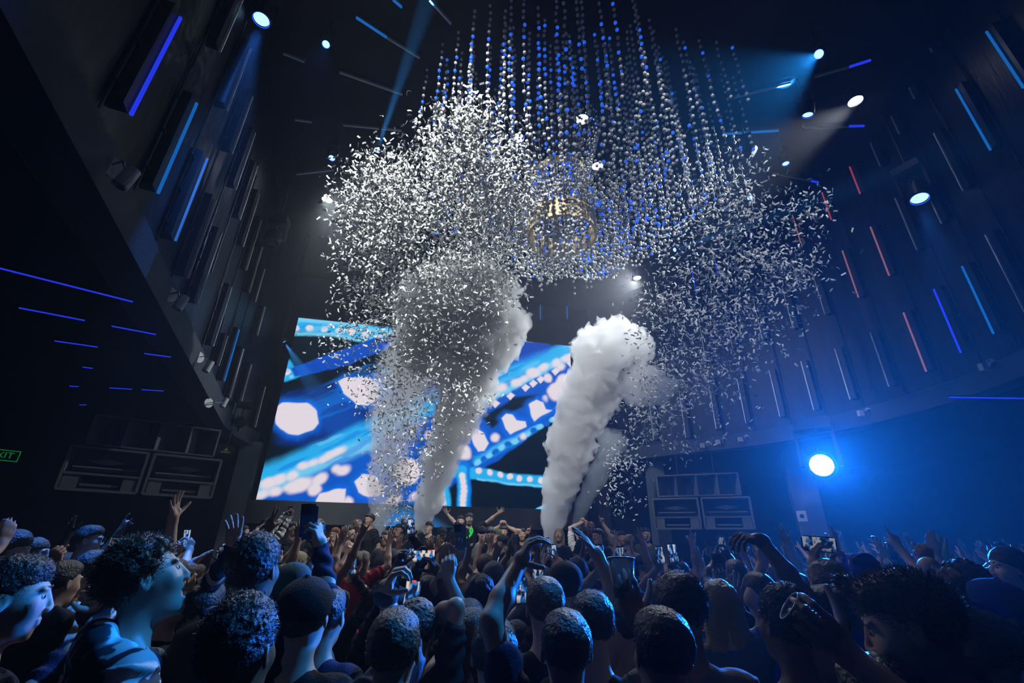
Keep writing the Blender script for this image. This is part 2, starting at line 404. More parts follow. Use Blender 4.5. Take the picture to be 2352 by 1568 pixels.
# ------------------------------------------------------------------ the LED screen, painted from soft shapes
SZ0, SZ1, SW = CZ + 1.0716, CZ + 6.5565, 9.0417
sn = np.array([sd[1], -sd[0], 0]); sp0 = np.array([*SX0, SZ0]); s3 = np.array([*sd, 0])
def uv(px, py):
    p = onplane(px, py, sp0, sn) - sp0
    return np.array([p @ s3, p[2]])
NU, NV = 480, 300
gu, gv = np.meshgrid(np.linspace(0, SW, NU), np.linspace(0, SZ1 - SZ0, NV), indexing='xy')
G = np.stack([gu, gv], -1); rngS = np.random.default_rng(3)
warp = np.stack([fbm(np.stack([gu * 2.2, gv * 2.2, gu * 0 + 5], -1), 3, 1), fbm(np.stack([gu * 2.2, gv * 2.2, gu * 0 + 9], -1), 3, 2)], -1)
IMG = np.zeros((NV, NU, 3)) + np.array([.001, .006, .012])
DIR = nrm(uv(1300, 800) - uv(620, 1110)); DN = np.array([-DIR[1], DIR[0]])
streak = fbm(np.stack([(G @ DIR) * .9, (G @ DN) * 6, gu * 0], -1), 4, 7)
def mix(mask, col):
    global IMG
    mk = np.clip(mask, 0, 1)[..., None]; IMG = IMG * (1 - mk) + np.array(col) * mk
def sstep(x): x = np.clip(x, 0, 1); return x * x * (3 - 2 * x)
def polyline_d(pts):
    best = np.full((NV, NU), 1e9)
    pts = [uv(*p) for p in pts]
    for a, b in zip(pts[:-1], pts[1:]):
        d = b - a; t = np.clip(((G - a) @ d) / (d @ d), 0, 1)
        best = np.minimum(best, np.linalg.norm(G + warp * .05 - a - t[..., None] * d, axis=-1))
    return best
def band(pts, w, col, soft=.12, amp=1.0): mix(sstep((w - polyline_d(pts)) / soft + .5) * amp, col)
def blobp(pts, col, soft=.05, amp=1.0, wp=.05, grow=0.0):
    """a filled polygon with a soft edge"""
    q = [uv(*p) for p in pts]; Gp = G + warp * wp; inside = np.zeros((NV, NU), bool); dist = np.full((NV, NU), 1e9)
    for i in range(len(q)):
        a, b = q[i], q[(i + 1) % len(q)]
        cond = (a[1] > Gp[..., 1]) != (b[1] > Gp[..., 1])
        xi = (b[0] - a[0]) * (Gp[..., 1] - a[1]) / (b[1] - a[1] + 1e-12) + a[0]
        inside ^= cond & (Gp[..., 0] < xi)
        d = b - a; t = np.clip(((Gp - a) @ d) / (d @ d + 1e-12), 0, 1)
        dist = np.minimum(dist, np.linalg.norm(Gp - a - t[..., None] * d, axis=-1))
    sdist = np.where(inside, dist, -dist) + grow
    mix(sstep(sdist / soft + .5) * amp, col)
def disc(px, py, r, col=(.78, .70, .76), soft=.06, sq=1.0, amp=1.0):
    c = uv(px, py); q = G + warp * .06 - c; a = q @ DIR; b = q @ DN
    mix(sstep((r - np.sqrt((a * sq) ** 2 + b ** 2)) / soft + .5) * amp, col)
DB = (.0, .05, .42); MBL = (.0, .18, .75); CY = (.02, .42, .85); LC = (.18, .62, .90); WH = (.78, .70, .76)
# deep blue glows
blobp([(1180, 775), (1240, 770), (1290, 830), (1200, 860)], DB, .3)
blobp([(625, 915), (740, 890), (820, 870), (900, 850), (960, 930), (820, 990), (720, 1030), (640, 1020)], DB, .3, .45)
blobp([(735, 935), (800, 905), (850, 985), (790, 1010), (745, 990)], (.0, .08, .5), .3, .5)
blobp([(1176, 766), (1238, 774), (1222, 790), (1196, 786)], WH, .05)
blobp([(610, 1100), (640, 1065), (700, 1035), (800, 985), (900, 960), (1000, 880), (1100, 850), (1320, 780), (1330, 930), (1240, 985), (1140, 1060), (1060, 1100), (960, 1165), (597, 1150)], (.0, .09, .55), .08)
mix(sstep((streak + .15) * 3) * sstep((polyline_d([(700, 930), (860, 880)]) < .6) * 1.0) * .5, MBL)
# upper beams
band([(670, 745), (760, 750), (870, 770), (960, 790)], .30, CY, .1)
band([(670, 737), (760, 741), (870, 760), (960, 778)], .07, LC, .1)
band([(670, 769), (760, 772), (870, 790)], .06, LC, .1)
for px, py in ((679, 757), (711, 757), (747, 759), (780, 763), (808, 765), (840, 771), (872, 776)): disc(px, py, .11)
blobp([(650, 845), (668, 830), (690, 862), (700, 867), (655, 880)], CY, .08); disc(663, 855, .1); disc(672, 868, .06, LC)
blobp([(672, 848), (860, 778), (900, 775), (905, 800), (800, 840), (700, 868), (680, 868)], (.0, .07, .50), .06)
# diagonal truss bands
band([(590, 1110), (700, 1060), (860, 990), (1000, 920)], .33, CY, .3)
band([(1080, 900), (1190, 855), (1320, 800)], .30, CY, .2)
band([(600, 1130), (700, 1085), (850, 1020)], .16, LC, .3, .9)
band([(1100, 905), (1200, 870), (1320, 815)], .1, LC, .3, .8)
blobp([(1105, 960), (1150, 935), (1175, 915), (1235, 908), (1205, 935), (1170, 950), (1130, 985)], (.0, .008, .015), .12)
blobp([(1150, 1040), (1100, 1065), (1080, 1075), (1085, 1050), (1180, 1000), (1240, 975), (1240, 985)], CY, .15, .8)
mix(sstep((streak - .12) * 5) * (IMG[..., 2] > .6) * .45, (.0, .12, .7))
mix(sstep((-streak - .2) * 5) * (IMG[..., 2] > .6) * .5, LC)
for t in np.linspace(0, 1, 16):
    px, py = 1080 + t * 215, 1070 - t * 120; disc(px, py, .09, LC if int(t * 15) % 2 else (.0, .12, .6), .06, .8)
for t in np.linspace(0, 1, 13):
    px, py = 1102 + t * 205, 950 - t * 112
    if int(t * 12) % 2 == 0: blobp([(px - 9, py - 2), (px + 1, py - 10), (px + 11, py - 3), (px, py + 8)], WH, .04, 1, .02)
    disc(px + 10, py - 24, .10, LC, .1, .6)
for px, py, r, s_ in ((1115, 905, .2, .6), (1150, 893, .13, .6), (1185, 880, .13, .7), (1200, 872, .1, .6), (1222, 858, .17, .7), (1245, 845, .13, .6), (1275, 835, .13, .7), (1300, 825, .13, .6), (1255, 870, .16, 1), (1285, 845, .12, .7), (1280, 900, .32, .8), (1295, 880, .3, .9), (1250, 918, .09, 1)): disc(px, py, r, WH, .12, s_)
# white windows
for poly in ([(632, 940), (650, 927), (705, 928), (728, 945), (734, 972), (722, 988), (688, 1001), (665, 998), (640, 980), (634, 975)], [(779, 878), (795, 868), (850, 868), (870, 885), (872, 915), (845, 935), (820, 930), (790, 905)], [(1074, 990), (1090, 985), (1110, 997), (1122, 1018), (1112, 1035), (1098, 1037), (1088, 1022)], [(1150, 962), (1160, 952), (1175, 955), (1185, 968), (1205, 970), (1208, 982), (1180, 992), (1170, 998), (1160, 985)], [(1212, 930), (1228, 920), (1245, 925), (1250, 940), (1265, 943), (1235, 960), (1225, 968), (1218, 958)], [(725, 1155), (735, 1135), (770, 1123), (795, 1125), (790, 1170), (730, 1160)], [(815, 1108), (835, 1088), (860, 1092), (885, 1120), (870, 1140), (845, 1143), (825, 1132)]):
    blobp(poly, (.0, .14, .75), .25, .9, .1, .1); blobp(poly, WH, .05, 1, .04)
for px, py, r, s_ in ((725, 1122, .17, .9), (965, 835, .42, .8), (935, 1085, .36, 1), (1065, 1040, .22, 1), (1207, 1003, .0, 1), (1137, 1006, .13, 1), (1198, 1003, .1, 1), (700, 1070, .1, .7), (720, 1063, .08, .6), (742, 1056, .08, .6), (760, 1048, .1, .5), (780, 1038, .1, .5), (790, 1080, .14, .7), (775, 1077, .1, .8), (740, 1098, .14, .8), (730, 1103, .12, .9), (620, 1112, .14, .7), (645, 1100, .13, .7), (675, 1093, .12, .8), (690, 1115, .18, .5), (635, 1130, .13, .8), (605, 1138, .1, .5), (790, 1165, .1, 1), (800, 1155, .12, 1), (905, 1150, .14, .7), (950, 1140, .1, .7), (665, 1118, .1, .6), (985, 1000, .12, 1), (880, 1165, .1, .8)):
    if r: disc(px, py, r, WH, .12, s_)
# lower truss pieces
band([(1040, 1085), (1100, 1088), (1160, 1100), (1260, 1107), (1320, 1105)], .17, CY, .08); band([(1095, 1100), (1170, 1112), (1260, 1117)], .03, LC, .05)
for px, py in ((1098, 1081), (1122, 1087), (1146, 1091), (1168, 1094), (1190, 1098), (1214, 1101), (1240, 1103), (1255, 1102)): disc(px, py, .09)
band([(1064, 1075), (1064, 1180)], .20, MBL, .08); band([(1062, 1080), (1062, 1180)], .14, CY, .08)
for i in range(8): disc(1063, 1095 + i * 11, .09)
blobp([(1012, 1110), (1028, 1110), (1036, 1172), (1004, 1172)], CY, .1); blobp([(1008, 1130), (1018, 1125), (1022, 1160), (1010, 1165)], WH, .1)
blobp([(1220, 1180), (1262, 1145), (1300, 1120), (1300, 1185)], MBL, .05); band([(1225, 1180), (1290, 1130)], .05, LC, .04)
mix(np.clip(np.sin(gv * 2 * np.pi / .028) * .5, 0, 1) * .12, (0, 0, 0))
Vs = (sp0 + G.reshape(-1, 2)[:, :1] * s3 + G.reshape(-1, 2)[:, 1:] * np.array([0, 0, 1]) + sn * .12)
ii = np.arange(NU * NV).reshape(NV, NU)
Q = np.stack([ii[:-1, :-1], ii[:-1, 1:], ii[1:, 1:], ii[1:, :-1]], -1).reshape(-1, 4)
M_scr = bpy.data.materials.new('screen_light'); M_scr.use_nodes = True; nt = M_scr.node_tree; nt.nodes.clear()
e_ = nt.nodes.new('ShaderNodeEmission'); o_n = nt.nodes.new('ShaderNodeOutputMaterial'); at_ = nt.nodes.new('ShaderNodeAttribute'); at_.attribute_name = 'picture'
e_.inputs[1].default_value = 1.0; nt.links.new(at_.outputs['Color'], e_.inputs[0]); nt.links.new(e_.outputs[0], o_n.inputs[0])
scr = empty('led_screen', sp0 + s3 * SW / 2)
tag(scr, 'large LED video screen showing blue and white truss shapes behind the stage', 'screen')
disp = mesh_obj('display', Vs - np.array(scr.location), Q, M_scr, scr)
ca = disp.data.color_attributes.new('picture', 'FLOAT_COLOR', 'POINT'); ca.data.foreach_set('color', np.c_[IMG.reshape(-1, 3), np.ones(NU * NV)].astype(np.float32).ravel())
hs = MB(); c0 = sp0 + s3 * SW / 2 + np.array([0, 0, (SZ1 - SZ0) / 2]); Rs = np.stack([s3, -sn, [0, 0, 1]], 1)
hs.box(c0 + sn * .05, (SW / 2 + .03, .06, (SZ1 - SZ0) / 2 + .03), Rs)
hs.build('cabinet_frame', M_metal, scr, loc=tuple(scr.location))

# thin haze that fills the hall
M_haze = volmat('haze', (.9, .95, 1.0), HAZE_DENS, .55)
hz = MB().box((1, 6.6, 5.05), (13.4, 11, 5.0)).build('haze', M_haze)
tag(hz, 'thin blue-lit haze hanging in the air of the hall', 'haze', kind='stuff')

# ------------------------------------------------------------------ lamps
M_lens_blue = emat('lens_blue', (.34, .62, 1.0), 1.9)
M_lens_white = emat('lens_white', (.92, .97, 1.0), 28.0)
M_lens_off = mat('lens_dark', (.02, .025, .03), rough=.08, coat=1.0)
M_flood = emat('lens_flood', (.28, .58, 1.0), 45.0)
M_ringblue = emat('ring_blue', (.01, .09, .9), 1.6)
def moving_head(pos, aim, s, lensm, label, lit, group=None):
    pos = np.asarray(pos, float); f = nrm(np.asarray(aim) - pos); o = empty('moving_head_light_fixture', pos)
    tag(o, label, 'stage light', group)
    side = nrm(np.cross(f, [0, 0, 1])); L = np.array([0, 0, 0.0])
    Rb = np.stack([side, nrm(np.cross([0, 0, 1], side)), [0, 0, 1]], 1); up = .42 * s
    MB().box((0, 0, up), (.17 * s, .13 * s, .06 * s), Rb).tube((0, 0, up + .05 * s), (0, 0, (CEIL if pos[2] > ZF + .3 else ZF + .02) - pos[2]), .02).build('base', M_metal, o)
    y = MB()
    for sg in (-1, 1): y.box(side * sg * .17 * s + np.array([0, 0, .18 * s]), (.018 * s, .06 * s, .2 * s), Rb, taper=.8)
    y.box((0, 0, .36 * s), (.17 * s, .06 * s, .02 * s), Rb); y.build('yoke', M_metal, o)
    hd = MB().lathe([(0, -.2 * s), (.09 * s, -.2 * s), (.13 * s, -.12 * s), (.14 * s, .05 * s), (.135 * s, .16 * s), (.115 * s, .17 * s), (.115 * s, .14 * s)], L, f, 24)
    for a in range(8):
        an = a * math.pi / 4; v = math.cos(an) * side + math.sin(an) * np.cross(side, f); hd.box(v * .135 * s - f * .1 * s, (.008 * s, .008 * s, .05 * s), lookR(f))
    hd.build('lamp_housing', M_metal, o, smooth=False)
    MB().lathe([(0, .15 * s), (.055 * s, .152 * s), (.105 * s, .14 * s)], L, f, 24).build('lens', lensm, o)
    if lit: MB().lathe([(.105 * s, .165 * s), (.112 * s, .172 * s), (.119 * s, .165 * s)], L, f, 24).build('lens_ring', M_ringblue, o)
    return o
for h in HEADS: moving_head(h['p'], h['t'], h['s'], M_lens_blue if h['lit'] else M_lens_off, h['nm'], h['lit'], 'moving head lights')
moving_head(BL, CAM, 2.1, M_flood, 'blinding blue floodlight glaring under the curved right balcony', 1)
for k, (p, t, a, e) in enumerate(FOH): moving_head(p, t, 1.0, M_lens_white, 'white profile spotlight on the ceiling behind the crowd, ' + ['over the left', 'over the right', 'in the middle'][k], 0)
nms = ['at the left of the ceiling beside the straight side wall', 'over the right end of the stage, lowest of the white lamps', 'at the upper right of the ceiling', 'among the chandelier beads, topmost of three', 'among the chandelier beads and confetti, left of three', 'among the chandelier beads just above the gold ring, right of three']
for p, nm in zip(WL, nms):
    o = empty('house_lamp', p); tag(o, 'bright white ceiling lamp ' + nm, 'ceiling lamp', 'white house lamps')
    MB().lathe([(0, .22), (.10, .22), (.14, .16), (.14, -.06), (.125, -.06), (.12, .0)], (0, 0, 0), (0, 0, 1), 24).build('housing', M_metal, o)
    MB().lathe([(0, -.075), (.07, -.06), (.12, -.03)], (0, 0, 0), (0, 0, 1), 24).build('lens', M_lens_white, o)

# ------------------------------------------------------------------ light bars on walls and ceiling
M_diff = mat('diffuser', (.62, .66, .68), rough=.5)
M_bar_blue = emat('bar_blue', (.02, .045, .95), .8)
M_bar_cyan = emat('bar_cyan', (.01, .20, .75), .55)
M_bar_pink = emat('bar_pink', (.75, .30, .34), .30)
M_bar_red = emat('bar_red', (.75, .10, .14), .35)
BM = {'g': M_diff, 'b': M_bar_blue, 'c': M_bar_cyan, 'p': M_bar_pink, 'r': M_bar_red}
CN = {'g': 'unlit grey', 'b': 'glowing blue', 'c': 'dim teal', 'p': 'pale pink', 'r': 'red'}
def hitwall(px, py, P, inset):
    P = offset(P, -inset); r = raydir(px, py); best = None
    for a, b in zip(P[:-1], P[1:]):
        A = np.array([[r[0], -(b - a)[0]], [r[1], -(b - a)[1]]])
        if abs(np.linalg.det(A)) < 1e-9: continue
        t, u = np.linalg.solve(A, a - CAM[:2])
        if t > 0 and -.02 <= u <= 1.02 and (best is None or t > best[0]): best = (t, nrm(b - a))
    return (None, None) if best is None else (CAM + r * best[0], best[1])
bars = []
def wall_bar(P, wall, b, t, c, width=.02, depth=.14, hw=.06, sub=None):
    pb, tb = hitwall(*b, P, depth); pt, _ = hitwall(*t, P, depth)
    if pb is None: return
    if pt is None: pt = pb + np.array([0, 0, 2.0])
    xy = (pb[:2] + pt[:2]) / 2; z0, z1 = sorted((pb[2], pt[2])); z1 = min(z1, CEIL - .05); bars.append((wall, c, b[0], b[1], xy, z0, z1, tb, width, depth, hw, sub))
LEFT_BARS = [((300, 262), (415, 40), 'b'), ((363, 444), (452, 235), 'c'), ((505, 120), (557, -5), 'g'), ((520, 252), (576, 112), 'g'), ((532, 355), (580, 218), 'g'), ((541, 435), (586, 303), 'g'), ((403, 556), (476, 361), 'g'), ((431, 639), (495, 458), 'g'), ((453, 700), (508, 531), 'g'), ((551, 505), (591, 380), 'g'), ((558, 565), (596, 447), 'g'), ((565, 621), (600, 505), 'g'), ((573, 674), (603, 565), 'g'), ((588, 700), (608, 610), 'g'), ((490, 797), (531, 656), 'g'), ((503, 841), (522, 769), 'g'), ((517, 879), (549, 752), 'c'), ((529, 915), (560, 799), 'g'), ((555, 927), (577, 835), 'g'), ((587, 982), (609, 887), 'g'), ((593, 774), (608, 700), 'g')]
for b, t, c in LEFT_BARS: wall_bar(LW, 'straight side wall', b, t, c)
RIGHT_BARS = [((1975, 445), (1940, 350), 'r'), ((1909, 505), (1881, 418), 'r'), ((2042, 633), (2000, 520), 'p'), ((1972, 683), (1935, 575), 'p'), ((1895, 722), (1866, 622), 'g'), ((2127, 853), (2076, 717), 'p'), ((2041, 888), (2001, 762), 'g'), ((1953, 917), (1918, 800), 'g'), ((2206, 810), (2146, 663), 'b'), ((2281, 767), (2211, 610), 'c'), ((2352, 720), (2267, 535), 'g'), ((1869, 942), (1841, 829), 'g'), ((1791, 957), (1768, 850), 'g'), ((1713, 972), (1694, 870), 'g'), ((1822, 755), (1798, 660), 'g'), ((1750, 780), (1733, 690), 'g'), ((1681, 800), (1665, 700), 'g'), ((2107, 573), (2056, 455), 'g'), ((2164, 512), (2131, 445), 'g'), ((2214, 437), (2145, 306), 'g'), ((2276, 343), (2195, 205), 'c'), ((2352, 200), (2265, 73), 'c'), ((2142, 117), (2080, 13), 'g'), ((2102, 224), (2048, 125), 'g'), ((2066, 308), (2020, 207), 'g'), ((2023, 381), (1983, 290), 'g'), ((1643, 985), (1630, 880), 'g'), ((1573, 1005), (1563, 900), 'g'), ((1600, 690), (1588, 600), 'b'), ((1655, 655), (1640, 590), 'b'), ((1500, 1010), (1494, 920), 'g'), ((1620, 830), (1606, 730), 'g'), ((1835, 560), (1818, 470), 'p')]
for b, t, c in RIGHT_BARS: wall_bar(RC, 'curved side wall', b, t, c)
BK = np.array(back[1:3])
for b, t, c in [((1301, 675), (1298, 633), 'b'), ((1304, 732), (1302, 697), 'c'), ((1417, 658), (1402, 618), 'b'), ((1240, 733), (1243, 700), 'c'), ((1368, 718), (1360, 680), 'c'), ((1522, 665), (1518, 615), 'b')]: wall_bar(BK, 'wall above the screen', b, t, c, depth=.2, width=.03)
for wall in ('straight side wall', 'curved side wall', 'wall above the screen'):
    for c in 'gbcpr':
        L = sorted([b for b in bars if b[0] == wall and b[1] == c], key=lambda b: b[2])
        for k, b in enumerate(L):
            _, _, bx, by, xy, z0, z1, tb, w, dp, hw, sub = b
            Nn = np.array([-tb[1], tb[0]])
            if Nn @ (np.array([0, 6.0]) - xy) < 0: Nn = -Nn
            T = np.array([*tb, 0]); N3 = np.array([*Nn, 0]); Rm = np.stack([T, N3, [0, 0, 1]], 1)
            sgn = 1.0 if wall == 'straight side wall' else -1.0
            o = empty('light_bar', (*xy, z0))
            where = '' if len(L) == 1 else (' ' + ORD[k] + ' of its colour from the left,')
            tag(o, f'{CN[c]} bar on the {wall}' + (f', {ORD[k]} of its colour from the left' if where else ''), 'light bar', f'vertical light bars on the {wall}')
            h = z1 - z0
            body = MB().box(-T * sgn * hw - N3 * (dp * .5 + .02), (hw, dp * .5, h / 2), Rm)
            V = body.V[0] + np.array([0, 0, h / 2]); mesh_obj('housing', V, body.F, M_metal, o)
            tb_ = MB().box(T * sgn * .004, (w / 2, .012, h / 2), Rm); mesh_obj('light_tube', tb_.V[0] + np.array([0, 0, h / 2]), tb_.F, BM[c], o)
            cn = MB(); cn.tube(-T * sgn * hw * 2.6 - N3 * (dp * .8) + np.array([0, 0, -min(1.2, z0 - ZF - .38)]), -T * sgn * hw * 2.6 - N3 * (dp * .8) + np.array([0, 0, h + .3]), .012, n=6)
            for zz in (.15, h * .5, h - .15): cn.box(-T * sgn * hw * 2 - N3 * dp * .75 + np.array([0, 0, zz]), (.05, .02, .015), Rm)
            cn.build('conduit', M_metal, o)
CB = [((818, 40), (888, 86), 'c'), ((888, 86), (964, 133), 'g'), ((987, 0), (1036, 55), 'g'), ((903, 0), (923, 17), 'c'), ((780, 166), (925, 217), 'g'), ((651, 123), (699, 142), 'g'), ((788, 287), (922, 300), 'g'), ((678, 275), (716, 280), 'g'), ((681, 400), (766, 390), 'g'), ((1686, 224), (1816, 191), 'g'), ((1872, 176), (1950, 154), 'g'), ((1950, 154), (2000, 138), 'b'), ((1661, 308), (1788, 300), 'c'), ((1847, 294), (1950, 291), 'g'), ((1950, 290), (1985, 289), 'b'), ((1776, 398), (1862, 415), 'g'), ((1862, 415), (1880, 419), 'b')]
CB.sort(key=lambda b: b[0][0])
for k, (a, b, c) in enumerate(CB):
    A = atz(*a, CEIL - .1); B = atz(*b, CEIL - .1); mid = (A + B) / 2; d = nrm(B - A); n = np.array([-d[1], d[0], 0]); Rm = np.stack([d, n, [0, 0, 1]], 1); L = np.linalg.norm(B - A) / 2
    o = empty('light_bar', (mid[0], mid[1], CEIL - .1)); tag(o, f'{CN[c]} light bar flat on the ceiling, {ORD[k]} counted from the left', 'light bar', 'horizontal light bars on the ceiling')
    MB().box((0, 0, .06), (L, .04, .04), Rm).build('housing', M_metal, o); MB().box((0, 0, 0), (L, .014, .02), Rm).build('light_tube', BM[c], o)
UB = [((0, 615), (305, 692)), ((44, 706), (195, 735)), ((257, 748), (358, 767)), ((126, 782), (224, 796)), ((332, 811), (392, 819)), ((190, 842), (213, 845)), ((160, 886), (180, 887)), ((252, 890), (303, 893)), ((326, 894), (375, 897)), ((183, 929), (198, 929)), ((484, 993), (494, 990))]
for k, (a, b) in enumerate(UB):
    A = atz(*a, ZF - .03); B = atz(*b, ZF - .03); mid = (A + B) / 2; d = nrm(B - A); n = np.array([-d[1], d[0], 0]); Rm = np.stack([d, n, [0, 0, 1]], 1); L = np.linalg.norm(B - A) / 2
    o = empty('light_bar', mid); tag(o, f'violet-blue LED line under the left balcony, {ORD[k]} down from the top', 'light bar', 'blue LED lines under the left balcony')
    MB().box((0, 0, .012), (L, .02, .012), Rm).build('channel', M_metal, o); MB().box((0, 0, -.004), (L, .010, .006), Rm).build('light_tube', M_bar_blue, o)
o = empty('light_bar', atz(2300, 914, ZF - .03)); tag(o, 'violet-blue LED line under the right balcony at the edge of the hall', 'light bar')
MB().box((0, 0, 0), (.9, .012, .008)).build('light_tube', M_bar_blue, o); MB().box((0, 0, .02), (.9, .02, .012)).build('channel', M_metal, o)

# ------------------------------------------------------------------ small spotlights on brackets along the fascias
M_cream = mat('cream_enamel', (.45, .47, .46), rough=.35)
SP = [((252, 380), (290, 410), 'disc lamp and cylinder on the left fascia, nearest the camera'), ((388, 675), (415, 696), 'on the left fascia, middle of the three'), ((455, 820), (478, 842), 'on the left fascia, lowest of the three'), ((478, 925), (515, 925), 'clamped near the curved end of the left fascia')]
for a, b, nm in SP:
    A, _ = hitwall(*a, LW, .05); B, _ = hitwall(*b, LW, .25)
    o = empty('bracket_spotlight', A); tag(o, 'pale bracket spotlight ' + nm, 'spotlight', 'bracket spotlights')
    n = np.array([.9, -.3, 0]); n = nrm(n)
    MB().lathe([(0, .02), (.09, .02), (.10, 0), (0, -.01)], (0, 0, 0), n, 20).build('backplate', M_cream, o)
    q = B - A; MB().path([n * .03, n * .16, q], .008).build('arm', M_grey, o)
    MB().lathe([(0, -.1), (.05, -.1), (.055, .08), (.045, .09), (.045, .06), (0, .05)], q, (-.2, -.1, -1), 16).build('lamp_head', M_cream, o)
for (px, py), nm in zip([(2275, 835), (1990, 943), (1712, 1004), (1624, 1018), (1660, 1010)], ['rightmost on the right fascia', 'on the right fascia above the bright flood', 'on the right fascia, third from the right', 'leftmost on the right fascia', 'on the right fascia next to the leftmost one']):
    A, tb = hitwall(px, py, RC, .08)
    o = empty('bracket_spotlight', A); tag(o, 'small pale clamp spotlight ' + nm, 'spotlight', 'bracket spotlights')
    MB().lathe([(0, -.09), (.06, -.09), (.075, .06), (.06, .06), (.05, .02), (0, .02)], (.05, 0, .0), (-.3, -.6, -.6), 16).build('lamp_head', M_cream, o)
    MB().box((-.14, 0, -.06), (.05, .04, .06)).build('driver_box', M_cream, o); MB().path([(-.1, 0, -.02), (0, 0, .06), (.05, 0, .0)], .01).build('arm', M_grey, o)

# ------------------------------------------------------------------ loudspeakers
M_spk = mat('speaker_grey', (.13, .15, .155), rough=.45); M_spk_in = mat('speaker_inside', (.05, .058, .06), rough=.5)
def horn_cab(pos, R, W, H, D, label):
    o = empty('horn_loudspeaker', pos); tag(o, label, 'loudspeaker', 'horn loudspeakers'); B = lambda: MB()
    t = .03; b = B()
    for sx in (-1, 1): b.box(R @ np.array([sx * (W / 2 - t / 2), 0, 0]), (t / 2, D / 2, H / 2), R)
    for sz in (-1, 1): b.box(R @ np.array([0, 0, sz * (H / 2 - t / 2)]), (W / 2, D / 2, t / 2), R)
    b.build('cabinet', M_spk, o)
    B().box(R @ np.array([0, -D / 2 + .02, 0]), (W / 2 - t, .02, H / 2 - t), R).build('throat_panel', M_spk_in, o)
    for i in range(4):
        x = (-.375 + .25 * i) * W; g = B()
        for sx in (-1, 1):
            V = [R @ np.array(v) for v in [(x + sx * W * .122, D / 2 - .01, -H / 2 + t), (x + sx * W * .122, D / 2 - .01, H / 2 - t), (x + sx * W * .03, -D / 2 + .04, H / 2 - t), (x + sx * W * .03, -D / 2 + .04, -H / 2 + t)]]
            V2 = [v + R @ np.array([sx * .012, 0, 0]) for v in V]
            g.add(V + V2, [(0, 1, 2, 3), (7, 6, 5, 4), (0, 4, 5, 1), (1, 5, 6, 2), (2, 6, 7, 3), (3, 7, 4, 0)])
        g.build('horn_flare', M_spk, o)
    return o
def sub_cab(pos, R, W, H, D, label):
    o = empty('bass_loudspeaker', pos); tag(o, label, 'loudspeaker', 'bass loudspeakers'); t = .045; b = MB()
    for sx in (-1, 1): b.box(R @ np.array([sx * (W / 2 - t / 2), 0, 0]), (t / 2, D / 2, H / 2 - .02), R)
    for sz in (-1, 1): b.box(R @ np.array([0, 0, sz * (H / 2 - t / 2)]), (W / 2 - .02, D / 2, t / 2), R)
    b.box(R @ np.array([0, 0, -H * .12]), (W / 2 - t, D / 2, .018), R)
    b.box(R @ np.array([-W * .36, 0, -H * .3]), (W * .09, D / 2 - .02, H * .17), R); b.box(R @ np.array([W * .36, 0, -H * .3]), (W * .09, D / 2 - .02, H * .17), R)
    b.build('cabinet', M_spk, o)
    MB().box(R @ np.array([0, -D / 2 + .02, 0]), (W / 2 - t, .02, H / 2 - t), R).build('back_panel', M_spk_in, o)
    g = MB(); x0 = W * .26
    V = [R @ np.array(v) for v in [(-x0, D / 2 - .06, H * .17), (x0, D / 2 - .06, H * .17), (0, D / 2 - .03, H * .24), (0, D / 2 - .08, H * .1), (0, -D * .1, H * .17)]]
    g.add(V, [(0, 3, 2), (3, 1, 2), (0, 2, 4), (2, 1, 4), (0, 4, 3), (1, 3, 4)]); g.build('phase_plug', M_spk, o)
    MB().box(R @ np.array([0, D * .1, -H * .36]), (W * .24, D * .3, .02), R).build('slot_lip', M_spk, o)
    MB().box(R @ np.array([0, D * .05, -H * .17 + .05]), (W * .4, D * .35, .012), R @ np.array([[1, 0, 0], [0, math.cos(.5), -math.sin(.5)], [0, math.sin(.5), math.cos(.5)]])).build('slot_shelf', M_spk, o)
    return o
def cluster(px, py, d, fwd, s, side):
    c = at(px, py, d); f = nrm(np.array(fwd)); x = nrm(np.cross(f, [0, 0, 1])); z = np.cross(x, f); R = np.stack([x, f, z], 1)
    horn_cab(c + R @ np.array([0, 0, .32 * s]), R, 2.2 * s, .60 * s, .7 * s, f'wide grey horn loudspeaker, top of the {side} hanging cluster')
    for k, sx in enumerate((-1, 1)):
        sub_cab(c + R @ np.array([sx * .66 * s, 0.02, -.43 * s]), R, 1.26 * s, .84 * s, .7 * s, f'grey bass loudspeaker under the wide horn of the {side} cluster, its {["screen-ward" if side == "left" else "outer", "outer" if side == "left" else "screen-ward"][k]} half')
    o = empty('speaker_hanger', c); tag(o, f'black steel hanger holding the {side} loudspeaker cluster', 'bracket')
    g = MB()
    for sx in (-.5, .5): MB().tube(R @ np.array([sx * s, 0, .62 * s]), R @ np.array([sx * s, 0, .62 * s]) * [1, 1, 0] + np.array([0, 0, max(ZF + .0 - c[2], .7 * s)]), .02).build('rod', M_metal, o)
    g.box(R @ np.array([0, 0, .66 * s]), (.55 * s, .03, .02), R); g.build('spreader_bar', M_metal, o)
cluster(352, 1038, 9.6, (.80, -1.1, -.18), .98, 'left')
cluster(1606, 1142, 12.3, (-.42, -1, -.05), .94, 'right')

